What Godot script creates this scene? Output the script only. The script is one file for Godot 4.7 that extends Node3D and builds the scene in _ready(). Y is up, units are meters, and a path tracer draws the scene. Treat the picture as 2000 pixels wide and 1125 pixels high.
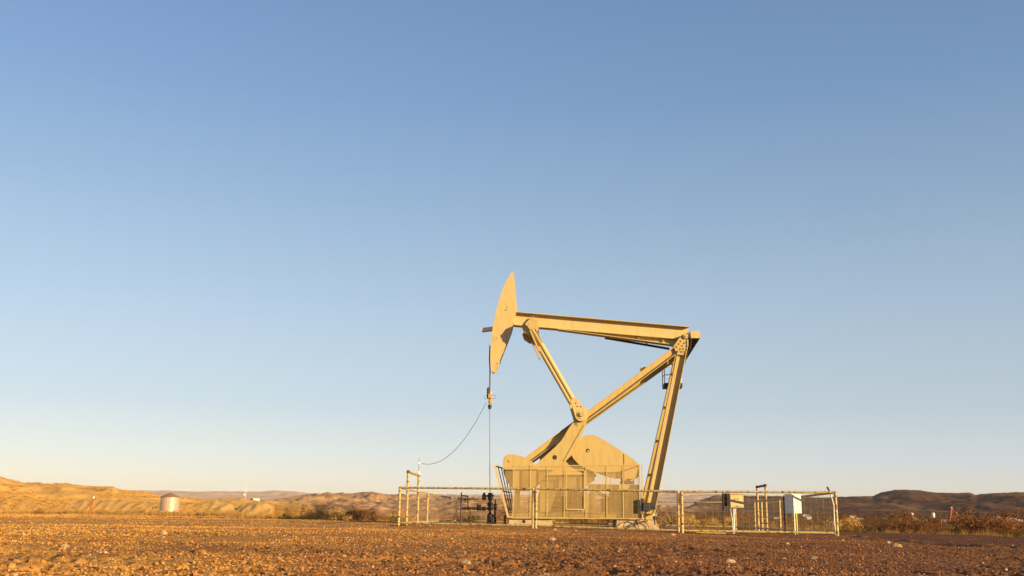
extends Node3D

var rng := RandomNumberGenerator.new()
var used := {}
var M := {}
var noise_a := FastNoiseLite.new()
var noise_b := FastNoiseLite.new()
var noise_r := FastNoiseLite.new()
var box_mesh := BoxMesh.new()

const EYE := 0.52

func _ready() -> void:
	rng.seed = 7
	setup_camera_and_light()
	setup_noises()
	setup_materials()
	build_ground()
	build_terrain()
	build_pump_jack()
	build_polished_rod()
	build_wellhead()
	build_footings()
	build_cage()
	build_fence()
	build_boxes()
	build_small_things()
	build_far_things()
	build_plants()
	build_gravel()

# ------------------------------------------------------------------ camera, sky, sun
func setup_camera_and_light() -> void:
	var cam := Camera3D.new()
	cam.name = "camera"
	cam.fov = 32.34
	cam.near = 0.1
	cam.far = 30000.0
	cam.position = Vector3(0, EYE, 0)
	cam.basis = Basis(Vector3.RIGHT, deg_to_rad(12.9)) * Basis(Vector3.BACK, deg_to_rad(0.8))
	cam.current = true
	add_child(cam)
	var exposure := 1.78
	var env := Environment.new()
	env.background_mode = Environment.BG_SKY
	env.tonemap_mode = Environment.TONE_MAPPER_LINEAR
	env.tonemap_exposure = exposure
	env.sdfgi_enabled = true
	env.ssao_enabled = true
	env.ssil_enabled = true
	env.fog_enabled = true
	env.fog_density = 0.00004
	env.fog_light_color = Color8(226, 220, 214)
	var sky := Sky.new()
	var pano := PanoramaSkyMaterial.new()
	pano.panorama = ImageTexture.create_from_image(sky_image(exposure))
	sky.sky_material = pano
	env.sky = sky
	var we := WorldEnvironment.new()
	we.name = "world_environment"
	we.environment = env
	add_child(we)
	var sun := DirectionalLight3D.new()
	sun.name = "sun"
	sun.light_energy = 1.6
	sun.light_color = Color(1.0, 0.71, 0.34).linear_to_srgb()
	sun.light_angular_distance = 0.5
	sun.shadow_enabled = true
	var az := deg_to_rad(49.0)
	var el := deg_to_rad(15.0)
	var to_sun := Vector3(sin(az) * cos(el), sin(el), cos(az) * cos(el))
	add_child(sun)
	sun.look_at_from_position(Vector3.ZERO, -to_sun, Vector3.UP)

func sky_image(exposure: float) -> Image:
	# clear evening sky: colour by height, brighter away from and towards the low sun, darker across
	var el := [0.0, 1.2, 2.0, 3.1, 5.9, 11.8, 17.7, 23.5, 29.1, 50.0, 90.0]
	var co := [Color8(242, 229, 196), Color8(240, 233, 210), Color8(236, 235, 222), Color8(225, 233, 230), Color8(201, 219, 229), Color8(177, 202, 226), Color8(151, 182, 214), Color8(129, 164, 206), Color8(118, 152, 196), Color8(88, 122, 176), Color8(66, 100, 158)]
	var w := 512
	var h := 1024
	var im := Image.create_empty(w, h, false, Image.FORMAT_RGBF)
	for y in h:
		var e := 90.0 - (y + 0.5) / h * 180.0
		var k := 0
		while k < el.size() - 2 and e > el[k + 1]:
			k += 1
		var t := clampf((e - el[k]) / (el[k + 1] - el[k]), 0.0, 1.0)
		var a: Color = co[k].srgb_to_linear()
		var b: Color = co[k + 1].srgb_to_linear()
		var c := a.lerp(b, t)
		var low := 1.0 - smoothstep(0.0, 9.0, e)
		for x in w:
			var az := ((x + 0.5) / w - 0.5) * TAU
			var cs := cos(az + deg_to_rad(49.0)) * cos(deg_to_rad(maxf(e, 0.0)))
			var f := 0.83 + 0.33 * cs * cs
			var warm := low * 0.10 * (cs * cs - 0.5)
			im.set_pixel(x, y, Color(c.r * f * (1.0 + warm) / exposure, c.g * f * (1.0 + warm * 0.3) / exposure, c.b * f * (1.0 - warm * 1.6) / exposure))
	return im

# ------------------------------------------------------------------ helpers
func setup_noises() -> void:
	noise_a.seed = 3
	noise_a.noise_type = FastNoiseLite.TYPE_SIMPLEX_SMOOTH
	noise_a.frequency = 1.0
	noise_a.fractal_type = FastNoiseLite.FRACTAL_FBM
	noise_a.fractal_octaves = 3
	noise_b.seed = 11
	noise_b.noise_type = FastNoiseLite.TYPE_SIMPLEX_SMOOTH
	noise_b.frequency = 1.0
	noise_b.fractal_type = FastNoiseLite.FRACTAL_NONE
	noise_r.seed = 23
	noise_r.noise_type = FastNoiseLite.TYPE_SIMPLEX_SMOOTH
	noise_r.frequency = 1.0
	noise_r.fractal_type = FastNoiseLite.FRACTAL_RIDGED
	noise_r.fractal_octaves = 4

func numbered(called: String) -> String:
	var n: int = used.get(called, 0)
	used[called] = n + 1
	return called if n == 0 else "%s_%03d" % [called, n]

func tag(o: Node, label: String, category: String, group := "") -> void:
	o.set_meta("label", label)
	o.set_meta("category", category)
	if group:
		o.set_meta("group", group)

func thing(called: String, label: String, category: String, at := Vector3.ZERO, turn := 0.0, group := "") -> Node3D:
	var o := Node3D.new()
	o.name = numbered(called)
	add_child(o, true)
	o.position = at
	o.rotation.y = turn
	tag(o, label, category, group)
	return o

func begin() -> SurfaceTool:
	var st := SurfaceTool.new()
	st.begin(Mesh.PRIMITIVE_TRIANGLES)
	return st

func put(called: String, st: SurfaceTool, m: Material, parent: Node) -> MeshInstance3D:
	st.generate_normals()
	var o := MeshInstance3D.new()
	o.mesh = st.commit()
	o.material_override = m
	o.name = called
	if parent == self:
		o.name = numbered(called)
	if called in ["bolt", "bolt_hole", "slot_row", "seams", "wheels"]:
		o.set_meta("kind", "stuff")
	parent.add_child(o, true)
	return o

func put_mesh(called: String, mesh: Mesh, m: Material, parent: Node, t := Transform3D()) -> MeshInstance3D:
	var o := MeshInstance3D.new()
	o.mesh = mesh
	o.material_override = m
	o.name = called
	if parent == self:
		o.name = numbered(called)
	o.transform = t
	parent.add_child(o, true)
	return o

func tri(st: SurfaceTool, a: Vector3, b: Vector3, c: Vector3) -> void:
	st.add_vertex(a)
	st.add_vertex(b)
	st.add_vertex(c)

func quad(st: SurfaceTool, a: Vector3, b: Vector3, c: Vector3, d: Vector3) -> void:
	# clockwise seen from the front
	tri(st, a, b, c)
	tri(st, a, c, d)

func abox(st: SurfaceTool, lo: Vector3, hi: Vector3, t := Transform3D()) -> void:
	st.set_smooth_group(-1)
	var p := []
	for i in 8:
		p.append(t * Vector3(hi.x if i & 1 else lo.x, hi.y if i & 2 else lo.y, hi.z if i & 4 else lo.z))
	quad(st, p[4], p[6], p[7], p[5])
	quad(st, p[1], p[3], p[2], p[0])
	quad(st, p[5], p[7], p[3], p[1])
	quad(st, p[0], p[2], p[6], p[4])
	quad(st, p[2], p[3], p[7], p[6])
	quad(st, p[0], p[4], p[5], p[1])

func bar(st: SurfaceTool, a: Vector3, b: Vector3, w: float, h: float, side := Vector3.BACK) -> void:
	# box from a to b; w along side, h across it
	var d := (b - a).normalized()
	var s := (side - d * side.dot(d)).normalized()
	var n := d.cross(s)
	abox(st, Vector3(0, -w / 2, -h / 2), Vector3(a.distance_to(b), w / 2, h / 2), Transform3D(Basis(d, s, n), a))

func tube(st: SurfaceTool, a: Vector3, b: Vector3, r1: float, r2 := -1.0, n := 12, caps := true) -> void:
	if r2 < 0:
		r2 = r1
	var d := (b - a).normalized()
	var s := d.cross(Vector3.UP if absf(d.y) < 0.9 else Vector3.RIGHT).normalized()
	var u := s.cross(d)
	for i in n:
		var a0 := TAU * i / n
		var a1 := TAU * (i + 1) / n
		var e0 := s * cos(a0) + u * sin(a0)
		var e1 := s * cos(a1) + u * sin(a1)
		st.set_smooth_group(1)
		quad(st, a + e1 * r1, b + e1 * r2, b + e0 * r2, a + e0 * r1)
		if caps:
			st.set_smooth_group(-1)
			if r1 > 0:
				tri(st, a, a + e1 * r1, a + e0 * r1)
			if r2 > 0:
				tri(st, b, b + e0 * r2, b + e1 * r2)

func path_tube(st: SurfaceTool, pts: Array, r: float, n := 6) -> void:
	for i in pts.size() - 1:
		tube(st, pts[i], pts[i + 1], r, r, n, true)

func lathe(st: SurfaceTool, at: Vector3, prof: Array, n := 18) -> void:
	for k in prof.size() - 1:
		var p: Vector2 = prof[k]
		var q: Vector2 = prof[k + 1]
		st.set_smooth_group(k + 1)
		for i in n:
			var a0 := TAU * i / n
			var a1 := TAU * (i + 1) / n
			var e0 := Vector3(cos(a0), 0, sin(a0))
			var e1 := Vector3(cos(a1), 0, sin(a1))
			quad(st, at + e1 * p.x + Vector3.UP * p.y, at + e1 * q.x + Vector3.UP * q.y, at + e0 * q.x + Vector3.UP * q.y, at + e0 * p.x + Vector3.UP * p.y)

func prism(st: SurfaceTool, poly: PackedVector2Array, z0: float, z1: float) -> void:
	# polygon in x (along) and y (up), thick from z0 to z1 (z1 faces the viewer)
	st.set_smooth_group(-1)
	if Geometry2D.is_polygon_clockwise(poly):
		poly = poly.duplicate()
		poly.reverse()
	var idx := Geometry2D.triangulate_polygon(poly)
	for i in range(0, idx.size(), 3):
		var a := poly[idx[i]]
		var b := poly[idx[i + 1]]
		var c := poly[idx[i + 2]]
		if (b - a).cross(c - a) > 0:
			var k := b
			b = c
			c = k
		tri(st, Vector3(a.x, a.y, z1), Vector3(b.x, b.y, z1), Vector3(c.x, c.y, z1))
		tri(st, Vector3(a.x, a.y, z0), Vector3(c.x, c.y, z0), Vector3(b.x, b.y, z0))
	var n := poly.size()
	for i in n:
		var a := poly[i]
		var b := poly[(i + 1) % n]
		quad(st, Vector3(a.x, a.y, z1), Vector3(b.x, b.y, z1), Vector3(b.x, b.y, z0), Vector3(a.x, a.y, z0))

func pv(flat: Array) -> PackedVector2Array:
	var out := PackedVector2Array()
	for i in range(0, flat.size(), 2):
		out.append(Vector2(flat[i], flat[i + 1]))
	return out

func round_poly(poly: PackedVector2Array, times := 2) -> PackedVector2Array:
	for k in times:
		var out := PackedVector2Array()
		for i in poly.size():
			var a := poly[i]
			var b := poly[(i + 1) % poly.size()]
			out.append(a.lerp(b, 0.25))
			out.append(a.lerp(b, 0.75))
		poly = out
	return poly

func disc_poly(c: Vector2, r: float, n := 20) -> PackedVector2Array:
	var out := PackedVector2Array()
	for i in n:
		out.append(c + Vector2(cos(TAU * i / n), sin(TAU * i / n)) * r)
	return out

func h_beam(st: SurfaceTool, a: Vector3, b: Vector3, depth: float, width: float, t := 0.03) -> void:
	# web faces the viewer (z); depth across the web, width of the flanges along z
	var d := (b - a).normalized()
	var s := d.cross(Vector3.BACK).normalized() * (depth / 2 - t / 2)
	bar(st, a, b, t * 0.8, depth - 2 * t - 0.002)
	bar(st, a + s, b + s, width, t)
	bar(st, a - s, b - s, width, t)

# ------------------------------------------------------------------ materials
func noise_tex(freq: float, oct: int, c0: Color, c1: Color, mid := 0.5, soft := 0.5, type := FastNoiseLite.TYPE_SIMPLEX_SMOOTH, size := 512) -> NoiseTexture2D:
	var n := FastNoiseLite.new()
	n.seed = rng.randi() % 10000
	n.noise_type = type
	n.frequency = freq
	n.fractal_octaves = oct
	var t := NoiseTexture2D.new()
	t.width = size
	t.height = size
	t.seamless = true
	t.noise = n
	var g := Gradient.new()
	g.offsets = PackedFloat32Array([clampf(mid - soft, 0, 1), clampf(mid + soft, 0, 1)])
	g.colors = PackedColorArray([c0, c1])
	t.color_ramp = g
	return t

func flat(lin: Color, rough := 0.7, metal := 0.0) -> StandardMaterial3D:
	var m := StandardMaterial3D.new()
	m.albedo_color = lin.linear_to_srgb()
	m.roughness = rough
	m.metallic = metal
	return m

func tex(lin: Color, t: Texture2D, scale: float, rough := 0.7, world := false) -> StandardMaterial3D:
	var m := flat(lin, rough)
	m.albedo_texture = t
	m.uv1_triplanar = true
	m.uv1_world_triplanar = world
	m.uv1_scale = Vector3.ONE * scale
	return m

func setup_materials() -> void:
	var wear := noise_tex(0.012, 5, Color(0.955, 0.945, 0.93), Color(1, 1, 1), 0.40, 0.25)
	var bump_n := NoiseTexture2D.new()
	bump_n.width = 512
	bump_n.height = 512
	bump_n.seamless = true
	var bn := FastNoiseLite.new()
	bn.frequency = 0.03
	bn.fractal_octaves = 5
	bump_n.noise = bn
	bump_n.as_normal_map = true
	bump_n.bump_strength = 6.0
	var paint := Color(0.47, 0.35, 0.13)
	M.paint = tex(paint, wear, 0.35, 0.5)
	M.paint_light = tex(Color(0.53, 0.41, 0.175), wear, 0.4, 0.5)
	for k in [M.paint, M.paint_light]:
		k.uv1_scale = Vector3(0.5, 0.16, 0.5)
	var rusty := noise_tex(0.02, 4, Color(0.40, 0.24, 0.15), Color(1, 1, 1), 0.33, 0.07)
	M.fence = tex(Color(0.52, 0.39, 0.155), rusty, 0.45, 0.6)
	M.fence_dark = tex(Color(0.42, 0.33, 0.15), rusty, 1.0, 0.6)
	M.wire = flat(Color(0.34, 0.27, 0.15), 0.5, 0.3)
	M.mesh = flat(Color(0.46, 0.32, 0.12), 0.6)
	M.dark = flat(Color(0.022, 0.02, 0.019), 0.6)
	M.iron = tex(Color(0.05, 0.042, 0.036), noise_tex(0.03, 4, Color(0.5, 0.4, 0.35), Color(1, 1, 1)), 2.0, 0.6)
	M.rust = tex(Color(0.20, 0.085, 0.04), noise_tex(0.03, 4, Color(0.5, 0.45, 0.4), Color(1, 1, 1)), 2.0, 0.9)
	M.brass = flat(Color(0.55, 0.34, 0.10), 0.45, 0.2)
	M.steel = flat(Color(0.20, 0.18, 0.17), 0.5, 0.3)
	M.concrete = tex(Color(0.56, 0.44, 0.27), noise_tex(0.012, 5, Color(0.78, 0.74, 0.68), Color(1, 1, 1), 0.45, 0.4), 0.5, 0.95)
	M.white_box = tex(Color(0.78, 0.76, 0.68), wear, 0.8, 0.4)
	M.white_pole = tex(Color(0.74, 0.70, 0.64), wear, 1.0, 0.5)
	M.yellow_pipe = flat(Color(0.55, 0.50, 0.06), 0.5)
	M.hose = flat(Color(0.62, 0.42, 0.08), 0.6)
	M.cable = flat(Color(0.06, 0.055, 0.05), 0.6)
	M.red_post = tex(Color(0.45, 0.075, 0.025), wear, 1.0, 0.6)
	M.silo = tex(Color(0.76, 0.60, 0.43), noise_tex(0.02, 5, Color(0.55, 0.45, 0.36), Color(1, 1, 1), 0.38, 0.14), 0.45, 0.36)
	M.silo.metallic = 0.35
	M.silo_roof = tex(Color(0.27, 0.13, 0.07), wear, 0.5, 0.8)
	M.wood = tex(Color(0.14, 0.09, 0.05), noise_tex(0.03, 4, Color(0.5, 0.5, 0.5), Color(1, 1, 1)), 3.0, 0.9)
	M.pale = flat(Color(0.66, 0.60, 0.48), 0.7)
	var v := StandardMaterial3D.new()
	v.vertex_color_use_as_albedo = true
	v.roughness = 1.0
	v.metallic_specular = 0.2
	v.albedo_texture = noise_tex(0.04, 5, Color(0.78, 0.77, 0.76), Color(1.0, 1.0, 1.0), 0.5, 0.35)
	v.uv1_triplanar = true
	v.uv1_world_triplanar = true
	v.uv1_scale = Vector3.ONE * 0.7
	v.normal_enabled = true
	v.normal_texture = bump_n
	v.normal_scale = 0.8
	M.ground = v
	var hv := StandardMaterial3D.new()
	hv.vertex_color_use_as_albedo = true
	hv.roughness = 1.0
	hv.metallic_specular = 0.15
	M.hills = hv
	var pl := StandardMaterial3D.new()
	pl.vertex_color_use_as_albedo = true
	pl.roughness = 0.9
	pl.metallic_specular = 0.2
	pl.cull_mode = BaseMaterial3D.CULL_DISABLED
	pl.backlight_enabled = true
	pl.backlight = Color(0.3, 0.3, 0.3)
	M.plant = pl

# ------------------------------------------------------------------ ground
func kf(xs: Array, ys: Array, x: float) -> float:
	if x <= xs[0]:
		return ys[0]
	for i in xs.size() - 1:
		if x < xs[i + 1]:
			var t: float = (x - xs[i]) / (xs[i + 1] - xs[i])
			return lerpf(ys[i], ys[i + 1], t)
	return ys[-1]

func pad_base(x: float, z: float) -> float:
	return 0.025 - 0.006 * clampf(x, -7.0, 24.0) - 0.17 * smoothstep(12.0, 45.0, -x) * smoothstep(45.0, 130.0, -z)

func pad_edge(azd: float) -> float:
	# how far the gravel pad reaches in that direction
	return kf([-60, -27, -19, -14, -9, 0, 12, 20, 30, 60], [150, 140, 120, 78, 64, 66, 66, 60, 56, 56], azd)

func rut(x: float, z: float) -> float:
	# wheel ruts that sweep across the pad
	var s := sin((z + 0.3 * x + noise_b.get_noise_2d(x * 0.07, z * 0.07) * 3.0) * 0.85)
	return smoothstep(0.80, 0.97, s) * smoothstep(-0.35, 0.1, noise_b.get_noise_2d(x * 0.12 + 60.0, z * 0.12))

func ground_h(x: float, z: float) -> float:
	var d := sqrt(x * x + z * z)
	var h := pad_base(x, z)
	h += noise_a.get_noise_2d(x * 0.14, z * 0.14) * 0.05
	if d < 70.0:
		var rough := clampf(noise_b.get_noise_2d(x * 0.22 + 9.0, z * 0.22) * 1.3 + 0.45, 0.0, 1.0)
		var churn := clampf(1.2 - d / 26.0, 0.12, 1.0) * rough
		if x > 11.4 + 0.25 * sin(z * 0.3):
			churn *= 0.25
			h -= 0.04
		h += noise_r.get_noise_2d(x * 1.3, z * 2.0) * 0.055 * churn
		var pit := noise_b.get_noise_2d(x * 2.6 + 30.0, z * 2.6)
		h -= 0.085 * smoothstep(0.35, 0.7, pit) * clampf(1.25 - d / 24.0, 0.0, 1.0) * (0.3 + rough)
		h += noise_b.get_noise_2d(x * 4.5, z * 4.5) * 0.022 * (0.35 + churn)
		h += noise_b.get_noise_2d(x * 13.0 + 40.0, z * 13.0) * 0.007
		h -= 0.05 * rut(x, z) * clampf(1.3 - d / 45.0, 0.0, 1.0)
		# low berm along the front of the fence and a rim beside the track on the east side
		var fz := -39.8 + (x + 4.3) * 0.322
		if x > -6.0 and x < 12.5:
			var q := z - fz
			h += 0.05 * exp(-pow((q - 0.5) / 0.35, 2.0)) * (0.6 + noise_b.get_noise_2d(x * 0.9, 3.0))
		h += 0.07 * exp(-pow((x - 11.3 - 0.3 * sin(z * 0.3)) / 0.25, 2.0)) * smoothstep(-40.0, -33.0, z) * (0.7 + 0.6 * noise_b.get_noise_2d(z * 0.8, 7.0))
	return h

func grid_mesh(rows: int, cols: int, pos: Callable, col: Callable) -> ArrayMesh:
	var v := PackedVector3Array()
	var c := PackedColorArray()
	v.resize(rows * cols)
	c.resize(rows * cols)
	for i in rows:
		for j in cols:
			v[i * cols + j] = pos.call(i, j)
	var nrm := PackedVector3Array()
	nrm.resize(rows * cols)
	for i in rows:
		for j in cols:
			var k := i * cols + j
			var dx := v[i * cols + mini(j + 1, cols - 1)] - v[i * cols + maxi(j - 1, 0)]
			var dz := v[mini(i + 1, rows - 1) * cols + j] - v[maxi(i - 1, 0) * cols + j]
			var n := dx.cross(dz).normalized()
			if n.y < 0:
				n = -n
			nrm[k] = n
			c[k] = col.call(v[k], n)
	var idx := PackedInt32Array()
	idx.resize((rows - 1) * (cols - 1) * 6)
	var q := 0
	for i in rows - 1:
		for j in cols - 1:
			var a := i * cols + j
			idx[q] = a
			idx[q + 1] = a + cols
			idx[q + 2] = a + 1
			idx[q + 3] = a + 1
			idx[q + 4] = a + cols
			idx[q + 5] = a + cols + 1
			q += 6
	var ar := []
	ar.resize(Mesh.ARRAY_MAX)
	ar[Mesh.ARRAY_VERTEX] = v
	ar[Mesh.ARRAY_NORMAL] = nrm
	ar[Mesh.ARRAY_COLOR] = c
	ar[Mesh.ARRAY_INDEX] = idx
	var m := ArrayMesh.new()
	m.add_surface_from_arrays(Mesh.PRIMITIVE_TRIANGLES, ar)
	# winding: make front faces look up
	return m

func ground_color(p: Vector3, _n: Vector3) -> Color:
	var a := noise_a.get_noise_2d(p.x * 0.25, p.z * 0.25)
	var b := noise_b.get_noise_2d(p.x * 2.1, p.z * 2.1 + 50.0)
	var g := noise_b.get_noise_2d(p.x * 0.9 + 20.0, p.z * 0.9)
	# soil reddens to the east; the eastward fall-off of light is painted in too
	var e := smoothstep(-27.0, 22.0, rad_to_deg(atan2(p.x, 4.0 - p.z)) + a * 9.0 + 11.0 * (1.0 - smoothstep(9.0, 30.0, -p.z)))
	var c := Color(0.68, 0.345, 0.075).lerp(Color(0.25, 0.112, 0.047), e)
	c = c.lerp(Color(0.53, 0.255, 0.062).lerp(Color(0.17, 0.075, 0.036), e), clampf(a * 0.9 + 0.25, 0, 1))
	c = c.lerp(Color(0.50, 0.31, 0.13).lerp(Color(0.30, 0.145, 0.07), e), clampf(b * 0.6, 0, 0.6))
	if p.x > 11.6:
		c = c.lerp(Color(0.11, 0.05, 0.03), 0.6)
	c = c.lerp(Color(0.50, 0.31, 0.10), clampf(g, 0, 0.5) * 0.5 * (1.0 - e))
	return c

func polar(azd: float, d: float) -> Vector3:
	var a := deg_to_rad(azd)
	return Vector3(sin(a) * d, 0, -cos(a) * d)

func build_ground() -> void:
	var rows := 560
	var cols := 900
	var pos := func(i: int, j: int) -> Vector3:
		var azd := lerpf(-34.0, 34.0, float(j) / (cols - 1))
		var far := pad_edge(azd) + 3.0
		var d := 5.0 * pow(far / 5.0, float(i) / (rows - 1))
		var p := polar(azd, d)
		p.y = ground_h(p.x, p.z)
		# the rim of the pad falls away to the rough ground
		p.y -= 0.4 * smoothstep(far - 4.0, far, d)
		return p
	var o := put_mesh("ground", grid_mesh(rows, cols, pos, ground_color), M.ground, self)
	o.set_meta("kind", "structure")
	# the pad behind and beside the camera
	var pos2 := func(i: int, j: int) -> Vector3:
		var azd := lerpf(34.0, 326.0, float(j) / 119.0)
		var d := 0.3 + 9000.0 * pow(float(i) / 99.0, 5.0)
		var p := polar(azd, d)
		p.y = pad_base(p.x, p.z) + noise_a.get_noise_2d(p.x * 0.14, p.z * 0.14) * 0.05 - 0.0004 * minf(d, 2000.0)
		return p
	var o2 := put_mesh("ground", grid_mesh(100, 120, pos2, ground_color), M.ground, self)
	o2.set_meta("kind", "structure")
	var pos3 := func(i: int, j: int) -> Vector3:
		var azd := lerpf(-34.2, 34.2, float(j) / 39.0)
		var p := polar(azd, lerpf(0.3, 5.05, float(i) / 19.0))
		p.y = ground_h(p.x, p.z) - 0.01
		return p
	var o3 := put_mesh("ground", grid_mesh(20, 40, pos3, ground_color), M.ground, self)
	o3.set_meta("kind", "structure")

# ------------------------------------------------------------------ terrain beyond the pad
var sky_az := []

func base_h(azd: float, d: float) -> float:
	var right := kf([0, 56, 66, 90, 150, 300, 450, 700, 1000, 2000, 9000], [0.0, -0.15, -0.75, -1.5, -1.9, -1.4, -0.9, 2.0, 8.0, 20.0, 50.0], d)
	var mid := kf([0, 60, 70, 100, 180, 400, 700, 1200, 2000, 9000], [0.0, -0.05, -0.4, -1.0, -1.6, -1.0, 3.0, 12.0, 22.0, 50.0], d)
	var left := kf([0, 120, 160, 220, 260, 400, 900, 2000, 9000], [0.05, 0.15, -0.2, -0.5, 0.0, 2.5, 10.0, 18.0, 50.0], d)
	var wl := 1.0 - smoothstep(-16.0, -10.0, azd)
	var wr := smoothstep(2.0, 12.0, azd)
	return left * wl + right * wr + mid * (1.0 - wl - wr)

func layer(d: float, foot: float, crest: float, h: float, base: float, p := 0.8) -> float:
	if d < foot:
		return -1000.0
	if d < crest:
		var t := (d - foot) / (crest - foot)
		return lerpf(base, h, pow(smoothstep(0.0, 1.0, t), p))
	return lerpf(h, base, smoothstep(crest, crest * 1.6, d))

func px(azd: float) -> float:
	# the far skyline was surveyed in steps along this scale
	return 1000.0 + 1990.0 * tan(deg_to_rad(azd))

func terrain_h(azd: float, d: float) -> float:
	var s := px(azd)
	var b := base_h(azd, d)
	var p := polar(azd, d)
	var h := b + noise_a.get_noise_2d(p.x * 0.02, p.z * 0.02) * minf(d * 0.0035, 2.2)
	# far plateau
	var far_px := kf([-400, 0, 200, 280, 350, 480, 540, 560, 590, 640, 800, 1000, 1250, 1330, 1400, 1640, 2400], [30, 32, 36, 36, 36, 37.5, 40, 41, 38, 36, 38, 40, 46, 49, 47, 40, 36], s)
	var top := far_px / 2043.0 * 7000.0 * (1.0 + 0.03 * noise_a.get_noise_2d(s * 0.02, 0.0))
	h = maxf(h, layer(d, 4200.0, 7000.0, top, b, 0.55) * (1.0 - 0.22 * absf(noise_r.get_noise_2d(p.x * 0.0014, p.z * 0.0006)) * smoothstep(4200.0, 5000.0, d) * (1.0 - smoothstep(6300.0, 7000.0, d))))
	# brown hills in the middle
	if s > 500.0 and s < 1420.0:
		var mp := kf([500, 550, 590, 620, 690, 730, 760, 800, 860, 940, 1020, 1150, 1270, 1420], [6, 24, 35, 38, 39, 42, 39, 37, 31, 33, 36, 34, 22, 2], s)
		var mt := mp * 0.93 / 2043.0 * 2400.0
		var g := noise_r.get_noise_2d(p.x * 0.0032 + 4.0, p.z * 0.0022)
		var m := layer(d, 800.0, 2400.0, mt, b, 0.75)
		m -= (mt - b) * (0.62 * clampf(g + 0.2, 0.0, 1.0) + 0.16 * noise_a.get_noise_2d(p.x * 0.012, p.z * 0.009)) * smoothstep(800.0, 1100.0, d) * (1.0 - smoothstep(2000.0, 2400.0, d))
		h = maxf(h, m)
	# dark hills on the east
	if s > 1330.0:
		var rp := kf([1330, 1370, 1400, 1440, 1500, 1600, 1640, 1715, 1730, 1750, 1772, 1800, 1822, 1835, 1870, 1905, 1917, 1930, 1960, 2000, 2200], [2, 36, 47, 50, 47, 45, 47, 49, 57, 61, 64, 63, 60, 58, 57, 57.5, 53, 55, 57, 59, 62], s)
		var rt := rp * 0.9 / 2043.0 * 2000.0
		var g2 := noise_r.get_noise_2d(p.x * 0.0038, p.z * 0.0030 + 9.0)
		var m2 := layer(d, 950.0, 2000.0, rt, b, 0.8)
		m2 -= (rt - b) * 0.30 * clampf(g2 + 0.25, 0.0, 1.0) * smoothstep(950.0, 1150.0, d) * (1.0 - smoothstep(1800.0, 2000.0, d))
		h = maxf(h, m2)
	if d > 450.0 and d < 3500.0 and s > 430.0:
		h += (noise_a.get_noise_2d(p.x * 0.035, p.z * 0.02) * 2.2 + noise_b.get_noise_2d(p.x * 0.08, p.z * 0.05) * 1.2) * smoothstep(450.0, 700.0, d) * (1.0 - 0.6 * smoothstep(1300.0, 1400.0, s))
	# sandstone mesa on the west
	if s < 420.0:
		var lp := kf([-600, -60, 0, 20, 42, 50, 105, 122, 150, 222, 232, 250, 300, 420], [70, 62, 56.5, 50, 46, 44, 44.5, 47, 45, 43.5, 38, 35, 30, 10], s)
		var lt := (lp - 4.0) / 2043.0 * 800.0
		var m3 := layer(d, 380.0, 800.0, lt, b, 0.9)
		var ledge := noise_a.get_noise_2d(p.x * 0.012, p.z * 0.012) + 0.5 * noise_r.get_noise_2d(p.x * 0.03, p.z * 0.012)
		m3 += (sin(m3 * 1.3 + ledge * 2.0) * 0.9 + ledge * 1.5) * smoothstep(380.0, 480.0, d) * (1.0 - smoothstep(620.0, 780.0, d))
		h = maxf(h, m3)
	# bare spoil banks behind the silo
	if s < 556.0:
		var bp := kf([-600, -100, 0, 80, 150, 200, 260, 300, 380, 398, 420, 440, 455, 466, 478, 490, 505, 522, 536, 548, 556], [22, 26, 25, 22, 21, 20, 18, 17, 16, 19, 21, 20, 17, 9, 17, 20, 22, 21, 14, 3, -12], s)
		var bt := bp / 2043.0 * 300.0
		var m4 := layer(d, 236.0, 300.0, bt, b - 0.3, 0.7)
		m4 += noise_r.get_noise_2d(s * 0.03 + p.z * 0.02, p.z * 0.01) * 0.5 * smoothstep(236.0, 250.0, d) * (1.0 - smoothstep(285.0, 300.0, d))
		if d > 300.0:
			m4 = lerpf(bt, b - 2.0, smoothstep(300.0, 420.0, d))
		h = maxf(h, m4)
	return h

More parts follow.
